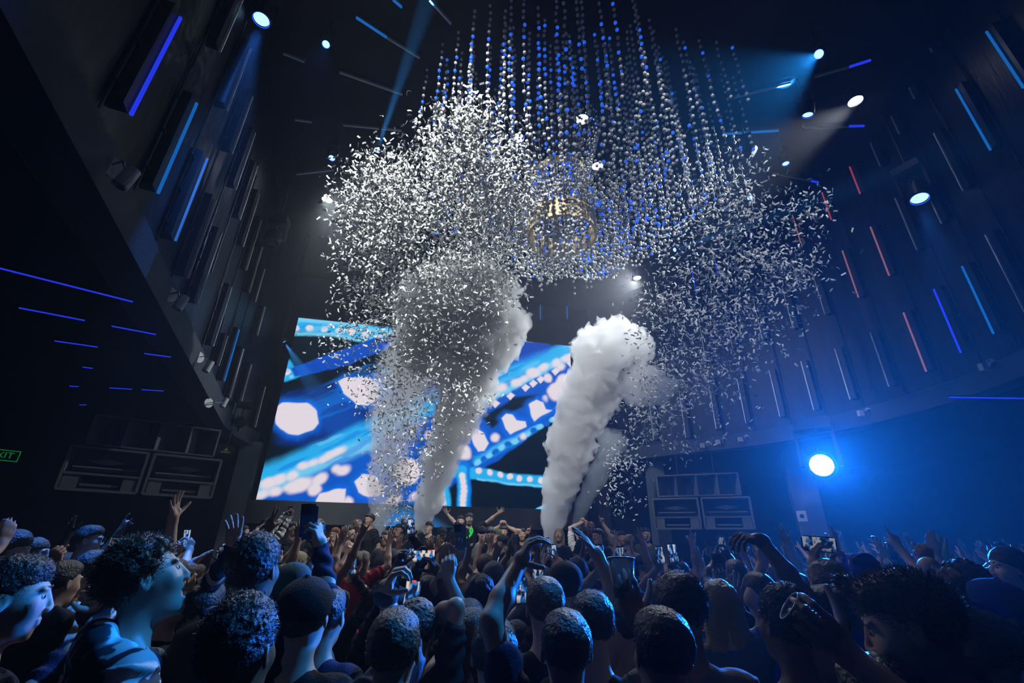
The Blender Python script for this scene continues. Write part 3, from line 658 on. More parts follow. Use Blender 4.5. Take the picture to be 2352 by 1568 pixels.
# ------------------------------------------------------------------ small wall things
def slip(name, px, py, d, w, h, m_, label, cat, dep=.04, group=None):
    p = at(px, py, d); R = lookR(nrm(CAM * [1, 1, 0] - p * [1, 1, 0])); o = empty(name, p); tag(o, label, cat, group); return o, R, p
o, R, p = slip('wall_control_box', 1842, 1185, 10.85, 0, 0, None, 'small pale control box on the blue-lit right pillar', 'control box')
MB().box((0, 0, 0), (.10, .03, .12), R).build('casing', M_cream, o); MB().lathe([(0, .04), (.045, .04), (.05, .03)], (0, 0, 0), R[:, 1], 16).build('dial', M_metal, o)
o, R, p = slip('exit_sign', 4, 1045, 9.5, 0, 0, None, 'dim green exit sign on the dark wall at the far left', 'exit sign')
Mg = emat('exit_green', (.02, .6, .12), .22); Mk = mat('exit_black', (.01, .02, .012))
MB().box((0, 0, 0), (.26, .03, .11), R).build('casing', Mk, o)
g = MB()
for (x0, x1, z0, z1) in ((-.26, .26, .095, .11), (-.26, .26, -.11, -.095), (-.26, -.245, -.11, .11), (.245, .26, -.11, .11)): g.box(R @ np.array([(x0 + x1) / 2, .032, (z0 + z1) / 2]), ((x1 - x0) / 2, .004, (z1 - z0) / 2), R)
g.build('lit_border', Mg, o)
def text(name, s, pos, R, size, m_, parent):
    cu = bpy.data.curves.new(name, 'FONT'); cu.body = s; cu.size = size; cu.align_x = 'CENTER'; cu.align_y = 'CENTER'; cu.extrude = .002
    t = bpy.data.objects.new(name, cu); COL.objects.link(t); t.data.materials.append(m_); t.parent = parent
    M4 = Matrix.Identity(4)
    X, Y, Z = -R[:, 0], R[:, 2], R[:, 1]
    for i in range(3): M4[i][0] = X[i]; M4[i][1] = Y[i]; M4[i][2] = Z[i]; M4[i][3] = pos[i]
    t.matrix_local = M4; return t
_t = text('lettering', 'EXIT', R @ np.array([0, .034, 0]), R, .17, Mg, o)
bpy.context.view_layer.update(); _me = bpy.data.meshes.new_from_object(_t.evaluated_get(bpy.context.evaluated_depsgraph_get())); _o2 = bpy.data.objects.new('lettering', _me); COL.objects.link(_o2); _o2.parent = _t.parent; _o2.matrix_local = _t.matrix_local.copy(); bpy.data.objects.remove(_t); _o2.name = 'lettering' 
o, R, p = slip('laser_projector', 519, 1034, 10.9, 0, 0, None, 'black laser projector with a yellow warning label under the left fascia', 'projector')
MB().box((0, 0, 0), (.17, .12, .12), R).build('casing', M_metal, o); MB().tube((0, 0, .12), (0, 0, ZF + .02 - p[2]), .02).build('hanging_rod', M_metal, o)
My = mat('label_yellow', (.55, .5, .03), rough=.5, emit=(.5, .45, .02), es=.0)
g = MB(); g.add([R @ np.array(v) for v in ((-.05, .123, -.03), (.05, .123, -.03), (0, .123, .055), (-.05, .121, -.03), (.05, .121, -.03), (0, .121, .055))], [(0, 1, 2), (5, 4, 3), (0, 3, 4, 1)])
g.box(R @ np.array([.0, .122, -.06]), (.10, .002, .012), R); g.build('warning_label', My, o)
Mrl = emat('led_red', (1.0, .05, .03), 2.5)
for k, (px, py) in enumerate(((1947, 1167), (2144, 1155), (2218, 1163), (2216, 1202), (1611, 1205), (1614, 1233), (1698, 1187), (2045, 1228))):
    q = at(px, py, 14.0); q[2] = max(q[2], .4)
    tag(MB().lathe([(0, .02), (.018, .012), (.024, 0), (.02, -.03), (0, -.03)], q * 0, nrm(CAM - q), 8).build('indicator_lamp', Mrl, None, loc=tuple(q)), ['red pinpoint lamp glowing in the dark right of the blue flood', 'tiny red lamp in the dark far right hall', 'tiny red lamp highest at the far right', 'tiny red lamp lowest at the far right', 'red lamp under the right loudspeakers', 'red lamp lowest under the right loudspeakers', 'faint red lamp right of the bass loudspeakers', 'small red glint low beside the raised hands at right'][k], 'indicator light', 'red indicator lamps')

# ------------------------------------------------------------------ bead chandelier
M_bead = mat('pearl_bead', (.60, .60, .57), rough=.22, coat=.5); M_bead_bluelit = mat('bead_painted_blue_light', (.02, .10, .62), rough=.3, emit=(.02, .12, .8), es=.8)  # blue light on some beads is painted in as colour plus a glow
M_gold = mat('gold_ring', (.80, .62, .34), rough=.45, metal=.1, var=.35, vscale=9, stretch=(1, 1, .05)); M_wire = mat('wire', (.12, .12, .12), rough=.4, metal=.6)
RZ = 7.15; RCN = atz(1291, 545, RZ); cx, cy = RCN[0], RCN[1]
ch = empty('bead_chandelier', (cx, cy, RZ)); tag(ch, 'huge bead chandelier of hanging ball strands swirling around a gold ring', 'chandelier')
def ring(r, z, h, t, name):
    MB().lathe([(r, z), (r + t, z), (r + t, z + h), (r, z + h), (r, z)], (0, 0, 0), (0, 0, 1), 72).build(name, M_gold, ch)
ring(.60, 0, .42, .05, 'gold_ring'); ring(.50, 1.35, .16, .04, 'upper_ring')
_n, _m = 8, 5
SPH = [(0, 0, -1)] + [(math.sin(math.pi * j / _m) * math.cos(2 * math.pi * i / _n), math.sin(math.pi * j / _m) * math.sin(2 * math.pi * i / _n), -math.cos(math.pi * j / _m)) for j in range(1, _m) for i in range(_n)] + [(0, 0, 1)]
SPF = [(0, 1 + (i + 1) % _n, 1 + i) for i in range(_n)] + [(1 + j * _n + i, 1 + j * _n + (i + 1) % _n, 1 + (j + 1) * _n + (i + 1) % _n, 1 + (j + 1) * _n + i) for j in range(_m - 2) for i in range(_n)] + [(1 + (_m - 2) * _n + i, 1 + (_m - 2) * _n + (i + 1) % _n, 1 + (_m - 1) * _n) for i in range(_n)]
SPH = np.array(SPH)
rb = random.Random(5)
def strand(P, gap, r):
    """wire along P with balls every gap; returns verts, faces, material index"""
    P = np.array(P); seg = np.linalg.norm(np.diff(P, axis=0), axis=1); S = np.r_[0, np.cumsum(seg)]
    V = []; F = []; MI = []; nb = 0
    W = MB().path(P[::2] if len(P) > 6 else P, .0035, n=3); wv = np.concatenate(W.V); V.append(wv); F += W.F; MI += [2] * len(W.F); nb = len(wv)
    s = gap * rb.uniform(.3, .8)
    while s < S[-1]:
        c = np.array([np.interp(s, S, P[:, k]) for k in range(3)]) + np.array([rb.uniform(-.012, .012) for _ in range(3)])
        V.append(c + SPH * r); F += [tuple(i + nb for i in f) for f in SPF]; nb += len(SPH)
        w = cx + c[0], cy + c[1]; a = math.atan2(c[1], c[0])
        blue = (rb.random() < (.34 if (.9 < c[2] < 2.2 and -2.8 < a < -1.2) else .22 if (abs(a) < .6 and c[2] < 1.0) else .05))  # clusters where blue beams would fall take the painted blue-lit tone
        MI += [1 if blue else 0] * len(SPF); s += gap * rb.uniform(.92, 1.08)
    return np.concatenate(V), F, MI
strands = []
H = CEIL - RZ
for (Ro, za, n, ph, zt) in ((1.5, .02, 64, 0, H - .1), (1.95, -.10, 72, .03, H - .1), (2.4, .05, 84, .01, H - .1)):
    for i in range(n):
        a = 2 * math.pi * (i + rb.uniform(-.4, .4)) / n + ph; Ra = (Ro + rb.uniform(-.22, .22)) * (1 + .06 * math.sin(2 * a + 1)) * (1 + .16 * max(0, -math.sin(a))); P = []
        for t in np.linspace(0, 1, 11):
            r = .68 + (Ra - .68) * math.sin(t * math.pi / 2) ** 1.0; z = .44 + za + (t ** 3) * .40 - .30 * math.sin(t * math.pi) * .9
            P.append((r * math.cos(a), r * math.sin(a), z))
        zt2 = zt; top = [(Ra * math.cos(a), Ra * math.sin(a), .84 + za + (zt2 - .84 - za) * k / 6) for k in range(1, 7)]
        V1 = strand(P + top, .155 if Ro < 2.3 else .17, .029); strands.append((Ra, a, V1))
for k in range(22):                                             # outer group hanging at the right side
    a = -.75 + .055 * k; Ra = 2.75 + .22 * (k % 4); zb = .35 + .5 * rb.random() + abs(k - 11) * .05
    strands.append((Ra, a, strand([(Ra * math.cos(a), Ra * math.sin(a), z) for z in np.linspace(zb, H - .1, 8)], .17, .029)))
for i in range(60):                                             # plumb strands inside the ring and below it
    r = .50 * math.sqrt(rb.random()); a = rb.uniform(0, 6.283); strands.append((r, a, strand([(r * math.cos(a), r * math.sin(a), z) for z in np.linspace(-.55 - .35 * rb.random(), 1.5, 8)], .16, .029)))
for i in range(46):
    r = rb.uniform(.75, 1.5); a = rb.uniform(0, 6.283); strands.append((r, a, strand([(r * math.cos(a), r * math.sin(a), z) for z in np.linspace(-.62 - .25 * rb.random() + .2 * r, .0, 4)], .14, .027)))
for i in range(60):                                             # cables fanning from the ring to the upper ring and ceiling
    a = 2 * math.pi * i / 60; strands.append((.6, a, strand([(.62 * math.cos(a), .62 * math.sin(a), .44), (.55 * math.cos(a), .55 * math.sin(a), 1.4), (.9 * math.cos(a), .9 * math.sin(a), H - .1)], .2, .026)))
# the strands nearest the camera show largest
strands.sort(key=lambda s: (cx + s[0] * math.cos(s[1])) ** 2 + (cy + s[0] * math.sin(s[1])) ** 2 + (0 if s[0] > 1 else 60))
def put(lst, name):
    V = []; F = []; MI = []; b = 0
    for _, _, (v, f, mi) in lst: V.append(v); F += [tuple(i + b for i in q) for q in f]; MI += mi; b += len(v)
    o = mesh_obj(name, np.concatenate(V), F, [M_bead, M_bead_bluelit, M_wire], ch, smooth=True)
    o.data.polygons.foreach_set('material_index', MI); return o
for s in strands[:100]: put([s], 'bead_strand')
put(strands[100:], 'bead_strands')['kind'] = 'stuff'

# ------------------------------------------------------------------ smoke jets
M_smoke = volmat('smoke', (.97, .98, 1.0), 6.0, .0); M_smoke2 = volmat('smoke_thin', (.9, .96, 1.0), 1.6, .2); M_smoke3 = volmat('smoke_wisp', (.97, .98, 1.0), 3.0, .0)
def plume(name, nodes, lumps, m_, label, amp=.22, h=.034, seed=1, fr=1.6):
    b = Blob(h); P = [(at(px, py, d), r / FPX * d) for px, py, d, r in nodes]
    for (a, ra), (c, rc) in zip(P[:-1], P[1:]): b.cap(a, c, ra, rc, k=.12)
    for px, py, d, r in lumps: b.ell(at(px, py, d), [r / FPX * d] * 3, k=.15)
    base = P[0][0]
    def field(F, lo, hh):
        band = np.argwhere(np.abs(F) < .45); Pw = lo + band * hh
        loc = np.clip(np.linalg.norm(Pw - base, axis=1) / 3.0, .12, 1)
        n = -np.abs(fbm(Pw * fr, 3, seed)) * 1.5 + .35 - np.abs(fbm(Pw * fr * 2.9, 3, seed + 5)) * 1.3 + .28 + fbm(Pw * fr * 9, 2, seed + 9) * .35
        G_ = F.copy(); G_[band[:, 0], band[:, 1], band[:, 2]] += (-n * amp * loc).astype(np.float32)
        G_[F > .42] = .5; return G_
    V, Q = b.mesh(field, pad=.3)
    o = mesh_obj(name, V - base, Q, m_, None, True, tuple(base)); tag(o, label, 'smoke', kind='stuff'); return o
plume('smoke_jet', [(962, 1225, 9.6, 14), (985, 1150, 9.5, 28), (1008, 1060, 9.4, 38), (1040, 960, 9.2, 48), (1075, 870, 9.0, 62), (1100, 780, 8.8, 80), (1090, 690, 8.6, 92), (1060, 645, 8.5, 60)], [(1160, 690, 8.7, 48), (1172, 740, 8.8, 40), (1000, 700, 8.7, 85), (975, 790, 8.8, 62), (1040, 640, 8.5, 50), (1140, 800, 8.9, 45), (1080, 620, 8.5, 35)], M_smoke, 'dense white smoke jet rising through the left confetti cloud', amp=.30, seed=3, fr=1.3)
plume('smoke_jet', [(866, 1225, 9.3, 16), (878, 1160, 9.2, 30), (890, 1080, 9.1, 44), (905, 980, 9.0, 56), (935, 880, 8.9, 62), (960, 780, 8.8, 55)], [], M_smoke2, 'thin bluish smoke jet at the left of the dense one, full of confetti', amp=.35, seed=8)
plume('smoke_jet', [(1262, 1262, 9.4, 10), (1272, 1190, 9.4, 26), (1288, 1110, 9.3, 40), (1312, 1010, 9.2, 50), (1340, 930, 9.1, 52), (1375, 860, 9.0, 62), (1402, 800, 8.9, 62), (1420, 770, 8.9, 34)], [(1450, 800, 8.9, 38), (1350, 810, 8.9, 38)], M_smoke, 'tall white smoke jet standing right of the screen', amp=.26, seed=11, fr=1.7)
plume('smoke_puff', [(1440, 850, 9.0, 40), (1490, 880, 9.0, 36), (1535, 885, 9.0, 20)], [(1460, 900, 9.0, 30), (1505, 900, 9.0, 28), (1550, 872, 9.0, 12)], M_smoke3, 'ragged white puff drifting off the right side of the tall smoke jet', amp=.5, seed=21, fr=2.6, h=.04)
plume('smoke_jet', [(1316, 1225, 9.9, 8), (1338, 1160, 9.9, 15), (1375, 1090, 9.8, 24), (1405, 1020, 9.7, 30)], [], M_smoke2, 'thin blue smoke jet slanting behind the tall white one', amp=.2, seed=31)

# ------------------------------------------------------------------ confetti
M_conf = mat('paper_white', (.80, .80, .76), rough=.75, spec=.2)
LC_ = [(1000, 480, 7.0, 150, 1.6), (1080, 370, 6.6, 105, 1.1), (905, 460, 7.0, 95, 1.0), (1140, 500, 7.2, 85, .7), (860, 560, 7.2, 85, .6), (1000, 620, 7.4, 140, 1.3), (1120, 650, 7.5, 80, .5), (880, 700, 7.6, 100, .6), (1000, 780, 8.0, 130, .75), (900, 880, 8.2, 95, .5), (950, 1000, 8.6, 80, .4), (905, 1080, 8.8, 55, .22), (915, 1160, 9.2, 45, .16), (1170, 420, 7.0, 60, .35), (1080, 290, 6.5, 60, .3), (800, 480, 7.0, 50, .15), (860, 390, 7.0, 60, .3), (1060, 900, 8.0, 80, .2), (800, 800, 7.8, 70, .12)]
RC_ = [(1700, 480, 7.2, 110, .36), (1640, 600, 7.3, 130, .5), (1770, 590, 7.2, 110, .4), (1600, 740, 7.6, 120, .45), (1720, 720, 7.6, 110, .35), (1540, 850, 8.2, 85, .3), (1620, 880, 8.2, 90, .25), (1490, 960, 8.8, 65, .2), (1440, 1060, 9.2, 50, .13), (1420, 1140, 9.4, 50, .06), (1850, 490, 7.0, 60, .06), (1840, 620, 7.2, 50, .07), (1500, 700, 7.8, 60, .1), (1560, 1000, 8.6, 60, .06), (1640, 440, 7.2, 50, .08)]
rc = np.random.default_rng(12)
def cloud(blobs, N):
    w = np.array([b[4] for b in blobs]); w /= w.sum(); out = []
    for b, ww in zip(blobs, w):
        k = int(N * ww); c = at(b[0], b[1], b[2]); R_ = b[3] / FPX * b[2]
        u = rc.normal(size=(k, 3)); u /= np.linalg.norm(u, axis=1, keepdims=True)
        out.append(c + u * (R_ * 1.25 * rc.random(k) ** .45 * (1 + .15 * rc.normal(size=k)))[:, None])
    P = np.concatenate(out); P = P + .12 * np.stack([vnoise(P * 2.2, s) for s in (1, 2, 3)], 1); return P[P[:, 2] < CEIL - .2]
def conf_variant(curl, L=.068, W=.024):
    x = np.linspace(-L / 2, L / 2, 4); z = curl * (x / L * 2) ** 2 * .008 - curl * .004
    V = np.array([(xx, y, zz) for xx, zz in zip(x, z) for y in (-W / 2, W / 2)]); V2 = V - [0, 0, .0004]
    F = [(2 * i, 2 * i + 1, 2 * i + 3, 2 * i + 2) for i in range(3)] + [(8 + 2 * i, 8 + 2 * i + 2, 8 + 2 * i + 3, 8 + 2 * i + 1) for i in range(3)] + [(0, 8, 9, 1), (6, 7, 15, 14)]
    return np.concatenate([V, V2]), F
CV = [conf_variant(c) for c in (0, 1, -1.6)]
PL, PR = cloud(LC_, 15000), cloud(RC_, 5000)
allP = np.concatenate([PL, PR]); side = np.r_[np.zeros(len(PL), int), np.ones(len(PR), int)]
dist = np.linalg.norm(allP - CAM, axis=1)
def rots(n):
    q = rc.normal(size=(n, 4)); q /= np.linalg.norm(q, axis=1, keepdims=True); w, x, y, z = q.T
    return np.stack([np.stack([1 - 2 * (y * y + z * z), 2 * (x * y - z * w), 2 * (x * z + y * w)], 1), np.stack([2 * (x * y + z * w), 1 - 2 * (x * x + z * z), 2 * (y * z - x * w)], 1), np.stack([2 * (x * z - y * w), 2 * (y * z + x * w), 1 - 2 * (x * x + y * y)], 1)], 1)
RR = rots(len(allP)); order = np.argsort(dist); near = order[:300]; far_ = order[300:]
protos = []
for k, (V, F) in enumerate(CV):
    me = bpy.data.meshes.new('confetti_strip'); me.from_pydata([tuple(v) for v in V], [], F); me.materials.append(M_conf); protos.append(me)
for i in near:
    o = bpy.data.objects.new('confetti_strip', protos[i % 3]); COL.objects.link(o); M4 = Matrix.Identity(4)
    for a in range(3):
        for b in range(3): M4[a][b] = RR[i, a, b]
        M4[a][3] = allP[i, a]
    o.matrix_world = M4
    if side[i] == 0: tag(o, 'small white paper confetti strip tumbling before the LED screen and chandelier', 'confetti', 'confetti strips before the screen')
    else: tag(o, 'small white paper confetti strip tumbling before the curved wall', 'confetti', 'confetti strips before the curved wall')
def massobj(sel, label):
    Vs = []; Fs = []; b = 0
    for k in range(3):
        s = sel[sel % 3 == k]; V, F = CV[k]; W = np.einsum('nij,vj->nvi', RR[s], V) + allP[s][:, None]
        Fq = np.array(F); Fs.append((Fq[None] + (b + np.arange(len(s)) * len(V))[:, None, None]).reshape(-1, 4)); Vs.append(W.reshape(-1, 3)); b += len(s) * len(V)
    o = mesh_obj('confetti_cloud', np.concatenate(Vs), np.concatenate(Fs), M_conf); tag(o, label, 'confetti', kind='stuff')
massobj(far_[side[far_] == 0], 'mass of white paper confetti bursting up between the LED screen and the chandelier')
massobj(far_[side[far_] == 1], 'looser mass of white confetti blown up in front of the curved wall')

# ------------------------------------------------------------------ people
SKN = {'fair': mat('skin_fair', (.50, .34, .27), rough=.5, spec=.4), 'tan': mat('skin_tan', (.38, .23, .16), rough=.5, spec=.4), 'brown': mat('skin_brown', (.18, .10, .065), rough=.45, spec=.45), 'dark': mat('skin_dark', (.085, .048, .034), rough=.4, spec=.5)}
HRM = {'black': mat('hair_black', (.010, .009, .009), rough=.45, spec=.6, bump=.6, bscale=90), 'brown': mat('hair_brown', (.10, .062, .040), rough=.45, bump=.6, bscale=90), 'blond': mat('hair_blond', (.34, .25, .13), rough=.45, bump=.6, bscale=90), 'grey': mat('hair_grey', (.16, .15, .14), rough=.5, bump=.6, bscale=90), 'red': mat('hair_red', (.16, .045, .02), rough=.45, bump=.6, bscale=90)}
CLR = {'black': (.012, .012, .014), 'charcoal': (.035, .036, .04), 'navy': (.015, .025, .07), 'white': (.62, .62, .60), 'grey': (.20, .20, .20), 'red': (.35, .02, .03), 'denim': (.09, .14, .20), 'olive': (.06, .07, .035), 'maroon': (.10, .015, .02), 'teal': (.02, .10, .11), 'cream': (.42, .37, .28), 'blue': (.03, .08, .35), 'orange': (.42, .12, .02), 'brown': (.09, .05, .03), 'pink': (.45, .16, .20)}
CLM = {k: mat('cloth_' + k, v, rough=.85, spec=.2, bump=.3, bscale=160) for k, v in CLR.items()}
M_shoe = mat('shoe_black', (.015, .015, .016), rough=.4); M_eye = mat('eye_dark', (.02, .015, .012), rough=.1); M_eyew = mat('eye_white', (.30, .29, .28), rough=.3)
M_lip = mat('lip', (.22, .06, .05), rough=.4)
# a boldly patterned hooded top: pale cloth with dark irregular patches
M_pattern = bpy.data.materials.new('cloth_patterned'); M_pattern.use_nodes = True; nt = M_pattern.node_tree; b_ = nt.nodes['Principled BSDF']; b_.inputs['Roughness'].default_value = .85
tc = nt.nodes.new('ShaderNodeTexCoord'); nz = nt.nodes.new('ShaderNodeTexNoise'); nz.inputs['Scale'].default_value = 6.5; nz.inputs['Detail'].default_value = 2; nz.inputs['Distortion'].default_value = 1.2
cr = nt.nodes.new('ShaderNodeValToRGB'); cr.color_ramp.elements[0].position = .47; cr.color_ramp.elements[0].color = (.02, .03, .05, 1); cr.color_ramp.elements[1].position = .50; cr.color_ramp.elements[1].color = (.55, .58, .60, 1)
nt.links.new(tc.outputs['Object'], nz.inputs['Vector']); nt.links.new(nz.outputs[0], cr.inputs[0]); nt.links.new(cr.outputs[0], b_.inputs['Base Color'])
CLM['patterned'] = M_pattern
rp = random.Random(77)

def rot(v, ax, ang):
    v = np.asarray(v, float); ax = nrm(ax); c, s = math.cos(ang), math.sin(ang)
    return v * c + np.cross(ax, v) * s + ax * (ax @ v) * (1 - c)
D2R = math.pi / 180
HANDS = {                       # finger curls (knuckle, middle, tip) for index..little, spread, thumb (out, across, bend)
    'open': ([(4, 8, 5)] * 4, 9, (55, 10, 10)), 'flat': ([(8, 6, 4)] * 4, 1.5, (30, 5, 10)), 'wide': ([(-4, 10, 8)] * 4, 15, (68, 5, 12)),
    'relax': ([(22, 28, 16), (26, 32, 18), (30, 36, 20), (34, 38, 20)], 5, (45, 25, 20)), 'fist': ([(78, 98, 62)] * 4, 0, (25, 78, 48)),
    'point': ([(4, 8, 4), (76, 98, 60), (78, 98, 60), (80, 98, 60)], 1, (22, 70, 48)), 'victory': ([(4, 5, 3), (0, 5, 3), (76, 98, 60), (80, 98, 60)], 11, (22, 78, 48)),
    'grip': ([(40, 52, 28), (44, 54, 30), (46, 56, 30), (50, 56, 30)], 2, (42, 52, 15)), 'cup': ([(32, 42, 22), (34, 44, 24), (36, 46, 24), (40, 46, 24)], 3, (58, 48, 14)),
    'claw': ([(30, 36, 20), (42, 42, 22), (48, 46, 24), (54, 48, 26)], 6, (62, 42, 8)), 'droop': ([(48, 22, 10), (56, 26, 12), (62, 28, 14), (66, 30, 16)], 7, (40, 30, 14)), 'horns': ([(4, 6, 4), (76, 98, 60), (78, 98, 60), (6, 8, 5)], 4, (24, 78, 48))}
def hand(b, W, d, n, side, pose, s=1.0, fat=1.0):
    d = nrm(d); n = nrm(np.asarray(n, float) - d * (np.asarray(n, float) @ d)); t = np.cross(d, n) * side
    cur, spread, th = HANDS[pose]; X = lambda a, l, u: W + (t * a + d * l + n * u) * s
    b.cap(X(0, -.015, 0), X(0, .02, 0), .026 * s, .028 * s, k=.02)
    xs = (.031, .0105, -.0105, -.030); L = (.072, .080, .074, .058); ky = (.092, .096, .091, .082)
    for i in range(4): b.cap(X(xs[i] * .62, .012, 0), X(xs[i], ky[i] - .008, -.002), .0125 * s, .0112 * s, k=.012)
    b.ell(X(-.018, .04, .008), [.017 * s, .03 * s, .012 * s], np.stack([t, d, n], 1), k=.012)
    b.ell(X(.024, .032, .012), [.015 * s, .028 * s, .014 * s], rotm(np.stack([t, d, n], 1), -.35), k=.012)
    for i in range(4):
        sp = (1.5 - i) * spread * D2R; f = rot(d, n, -sp * side) ; ax = np.cross(f, n); p = X(xs[i], ky[i], -.001); ang = 0; r0 = (.0088, .0092, .0088, .0077)[i] * s * fat
        for j, fr in enumerate((.44, .31, .25)):
            ang += cur[i][j] * D2R; v = rot(f, ax, ang); q = p + v * L[i] * fr * s
            b.cap(p, q, r0 * (1.05 - .1 * j), r0 * (.95 - .1 * j), k=.0035); p = q
    p = X(.024, .018, .008); o_, a_, c_ = [x * D2R for x in th]
    v = rot(nrm(d * math.cos(o_) + t * math.sin(o_)), d, 0); v = nrm(v * math.cos(a_ * .6) + n * math.sin(a_ * .6)); ax = np.cross(v, nrm(n * .4 - t)); 
    for j, l_ in enumerate((.046, .034, .028)):
        q = p + v * l_ * s; b.cap(p, q, (.0135 - .002 * j) * s * fat ** .5, (.0118 - .0017 * j) * s * fat ** .5, k=.008 if j == 0 else .004); p = q
        bend = c_ * (.6 if j == 0 else .9); v = nrm(v * math.cos(bend) + nrm(-t * .8 + n * .25 + d * .35) * math.sin(bend))
def rotm(R, a):
    c, s = math.cos(a), math.sin(a); return R @ np.array([[c, -s, 0], [s, c, 0], [0, 0, 1]])

def head_prims(b, C, R, s=1.0, mouth=0, detail=True, jaw=1.0):
    X = lambda x, y, z: C + R @ (np.array([x, y, z]) * s); e = lambda c, r, k=.015, neg=0, RR=None: b.ell(X(*c), np.array(r) * s, R if RR is None else R @ RR, k, neg)
    e((0, -.018, .030), (.075, .094, .086)); e((0, .028, -.025), (.061, .060, .078), .03); e((0, .030, -.082 - .012 * (mouth > 0)), (.044 * jaw, .048, .030), .03); e((0, .064, -.101 - .012 * (mouth > 0)), (.018, .014, .013), .015)
    for sx in (-1, 1):
        e((sx * .036, .056, -.022), (.024, .022, .026), .02)
        if detail:
            e((sx * .029, .093, .009), (.019, .017, .011), .010, 1)
            e((sx * .028, .075, .030), (.024, .010, .008), .012)
            e((sx * .011, .094, -.030), (.009, .011, .008), .005)
        e((sx * .077, -.008, -.002), (.007, .017, .029), .006, 0, np.array([[math.cos(.35 * sx), -math.sin(.35 * sx), 0], [math.sin(.35 * sx), math.cos(.35 * sx), 0], [0, 0, 1]]))
        if detail: e((sx * .083, -.004, .004), (.004, .009, .015), .004, 1)
    b.cap(X(0, .084, .014), X(0, .100, -.022), .0075 * s, .0090 * s, k=.010)
    if detail:
        if mouth:
            e((0, .088, -.068), (.021, .028, .019), .006, 1); b.cap(X(-.018, .080, -.050), X(.018, .080, -.050), .0065 * s, k=.006); b.cap(X(-.015, .078, -.086), X(.015, .078, -.086), .0075 * s, k=.006)
        else:
            b.cap(X(-.018, .084, -.056), X(.018, .084, -.056), .006 * s, k=.004); b.cap(X(-.015, .083, -.067), X(.015, .083, -.067), .007 * s, k=.004)

def dirR(f, up=(0, 0, 1), roll=0.0):
    R = lookR(f, up); return rotm2(R, roll)
def rotm2(R, a):
    c, s = math.cos(a), math.sin(a); return R @ np.array([[c, 0, s], [0, 1, 0], [-s, 0, c]])

def hair_mesh(style, C, R, s, h, seed=0, strands_n=0, col=None):
    b = Blob(h); X = lambda x, y, z: C + R @ (np.array([x, y, z]) * s); e = lambda c, r, k=.02, neg=0: b.ell(X(*c), np.array(r) * s, R, k, neg)
    r_ = random.Random(seed); amp, fr = .004, 45
    if style == 'bald': return None
    e((0, -.030, .040), (.083, .093, .088))
    if style in ('short', 'fade'): e((0, .01, .075), (.068, .072, .052)); amp = .004
    if style == 'fuzzy': e((0, -.01, .060), (.080, .084, .082)); amp, fr = .007, 90
    if style == 'quiff':
        e((0, .01, .076), (.068, .075, .05)); amp = .005
        for k in range(9): b.cap(X(r_.uniform(-.05, .05), .05, .09), X(r_.uniform(-.055, .055), .085 + r_.uniform(-.01, .02), .125 + r_.uniform(-.02, .012)), .016 * s, .007 * s, k=.01)
    if style == 'curly':
        amp, fr = .007, 90
        for k in range(170):
            a = r_.uniform(0, 6.283); z = r_.uniform(-.15, 1); q = math.sqrt(max(0, 1 - z * z)); x, y = q * math.cos(a), q * math.sin(a)
            if y > .45 and z < .25: continue
            b.ell(X(x * .082, -.020 + y * .092, .042 + z * .086), [r_.uniform(.010, .019) * s] * 3, k=.006)
    if style in ('long', 'wavy', 'ponytail'):
        e((0, -.01, .062), (.083, .088, .070)); amp, fr = .006, 30
        if style == 'ponytail':
            b.cap(X(0, -.11, .08), X(0, -.15, .10), .022 * s, .03 * s); b.cap(X(0, -.15, .10), X(0, -.17, -.12), .03 * s, .014 * s)
        else:
            for sx in (-1, -.45, .45, 1): b.cap(X(sx * .07, -.035 - .03 * (1 - abs(sx)), .02), X(sx * .085, -.06 - .035 * (1 - abs(sx)), -.27), .034 * s, .024 * s, k=.03)
    if style == 'bun': e((0, -.01, .06), (.080, .088, .068)); e((0, -.11, .085), (.036, .034, .036))
    if style in ('cap', 'backcap', 'beanie'): amp = .003
    V, Q = b.mesh(); N = vnormals(V, Q); V = V + N * (amp * s * fbm(V * fr, 3, seed))[:, None]
    if strands_n:
        Vs = [V]; Qs = [Q]; bb = len(V); cand = np.where(((V - C) @ R[:, 2] > .0) | ((V - C) @ R[:, 1] < -.02))[0]
        for i in range(strands_n):
            vi = cand[r_.randrange(len(cand))]; p = V[vi]; nn = N[vi]; tdir = nrm(nn + .9 * np.array([r_.gauss(0, 1), r_.gauss(0, 1), r_.gauss(0, 1)]) * (.9 if style in ('curly', 'fuzzy') else .6) + (R[:, 1] * .9 - R[:, 2] * .4 if style in ('short', 'fade', 'wavy', 'long') else 0) + (R[:, 1] * .4 + R[:, 2] * .3 if style == 'quiff' else 0)); L = r_.uniform(.4, 1) * ({'curly': .022, 'quiff': .018, 'fuzzy': .010, 'short': .011, 'fade': .008}.get(style, .03)) * s; w = nrm(np.cross(tdir, nn + .01)); w2 = np.cross(tdir, w); bend = w * r_.uniform(-.5, .5) * L; R0 = .0009 * s
            P0, P1, P2 = p - nn * .004, p + tdir * L * .55 + bend * .3, p + tdir * L + bend
            ring_ = [P0 + w * R0, P0 - w * R0 * .5 + w2 * R0, P0 - w * R0 * .5 - w2 * R0, P1 + w * R0, P1 - w * R0 * .5 + w2 * R0, P1 - w * R0 * .5 - w2 * R0, P2 + w * R0 * .3, P2 - w * R0 * .2 + w2 * R0 * .3, P2 - w * R0 * .2 - w2 * R0 * .3]
            Vs.append(np.array(ring_)); Qs.append(np.array([[0, 1, 4, 3], [1, 2, 5, 4], [2, 0, 3, 5], [3, 4, 7, 6], [4, 5, 8, 7], [5, 3, 6, 8]]) + bb); bb += 9
        V = np.concatenate(Vs); Q = np.concatenate(Qs)
    return V, Q

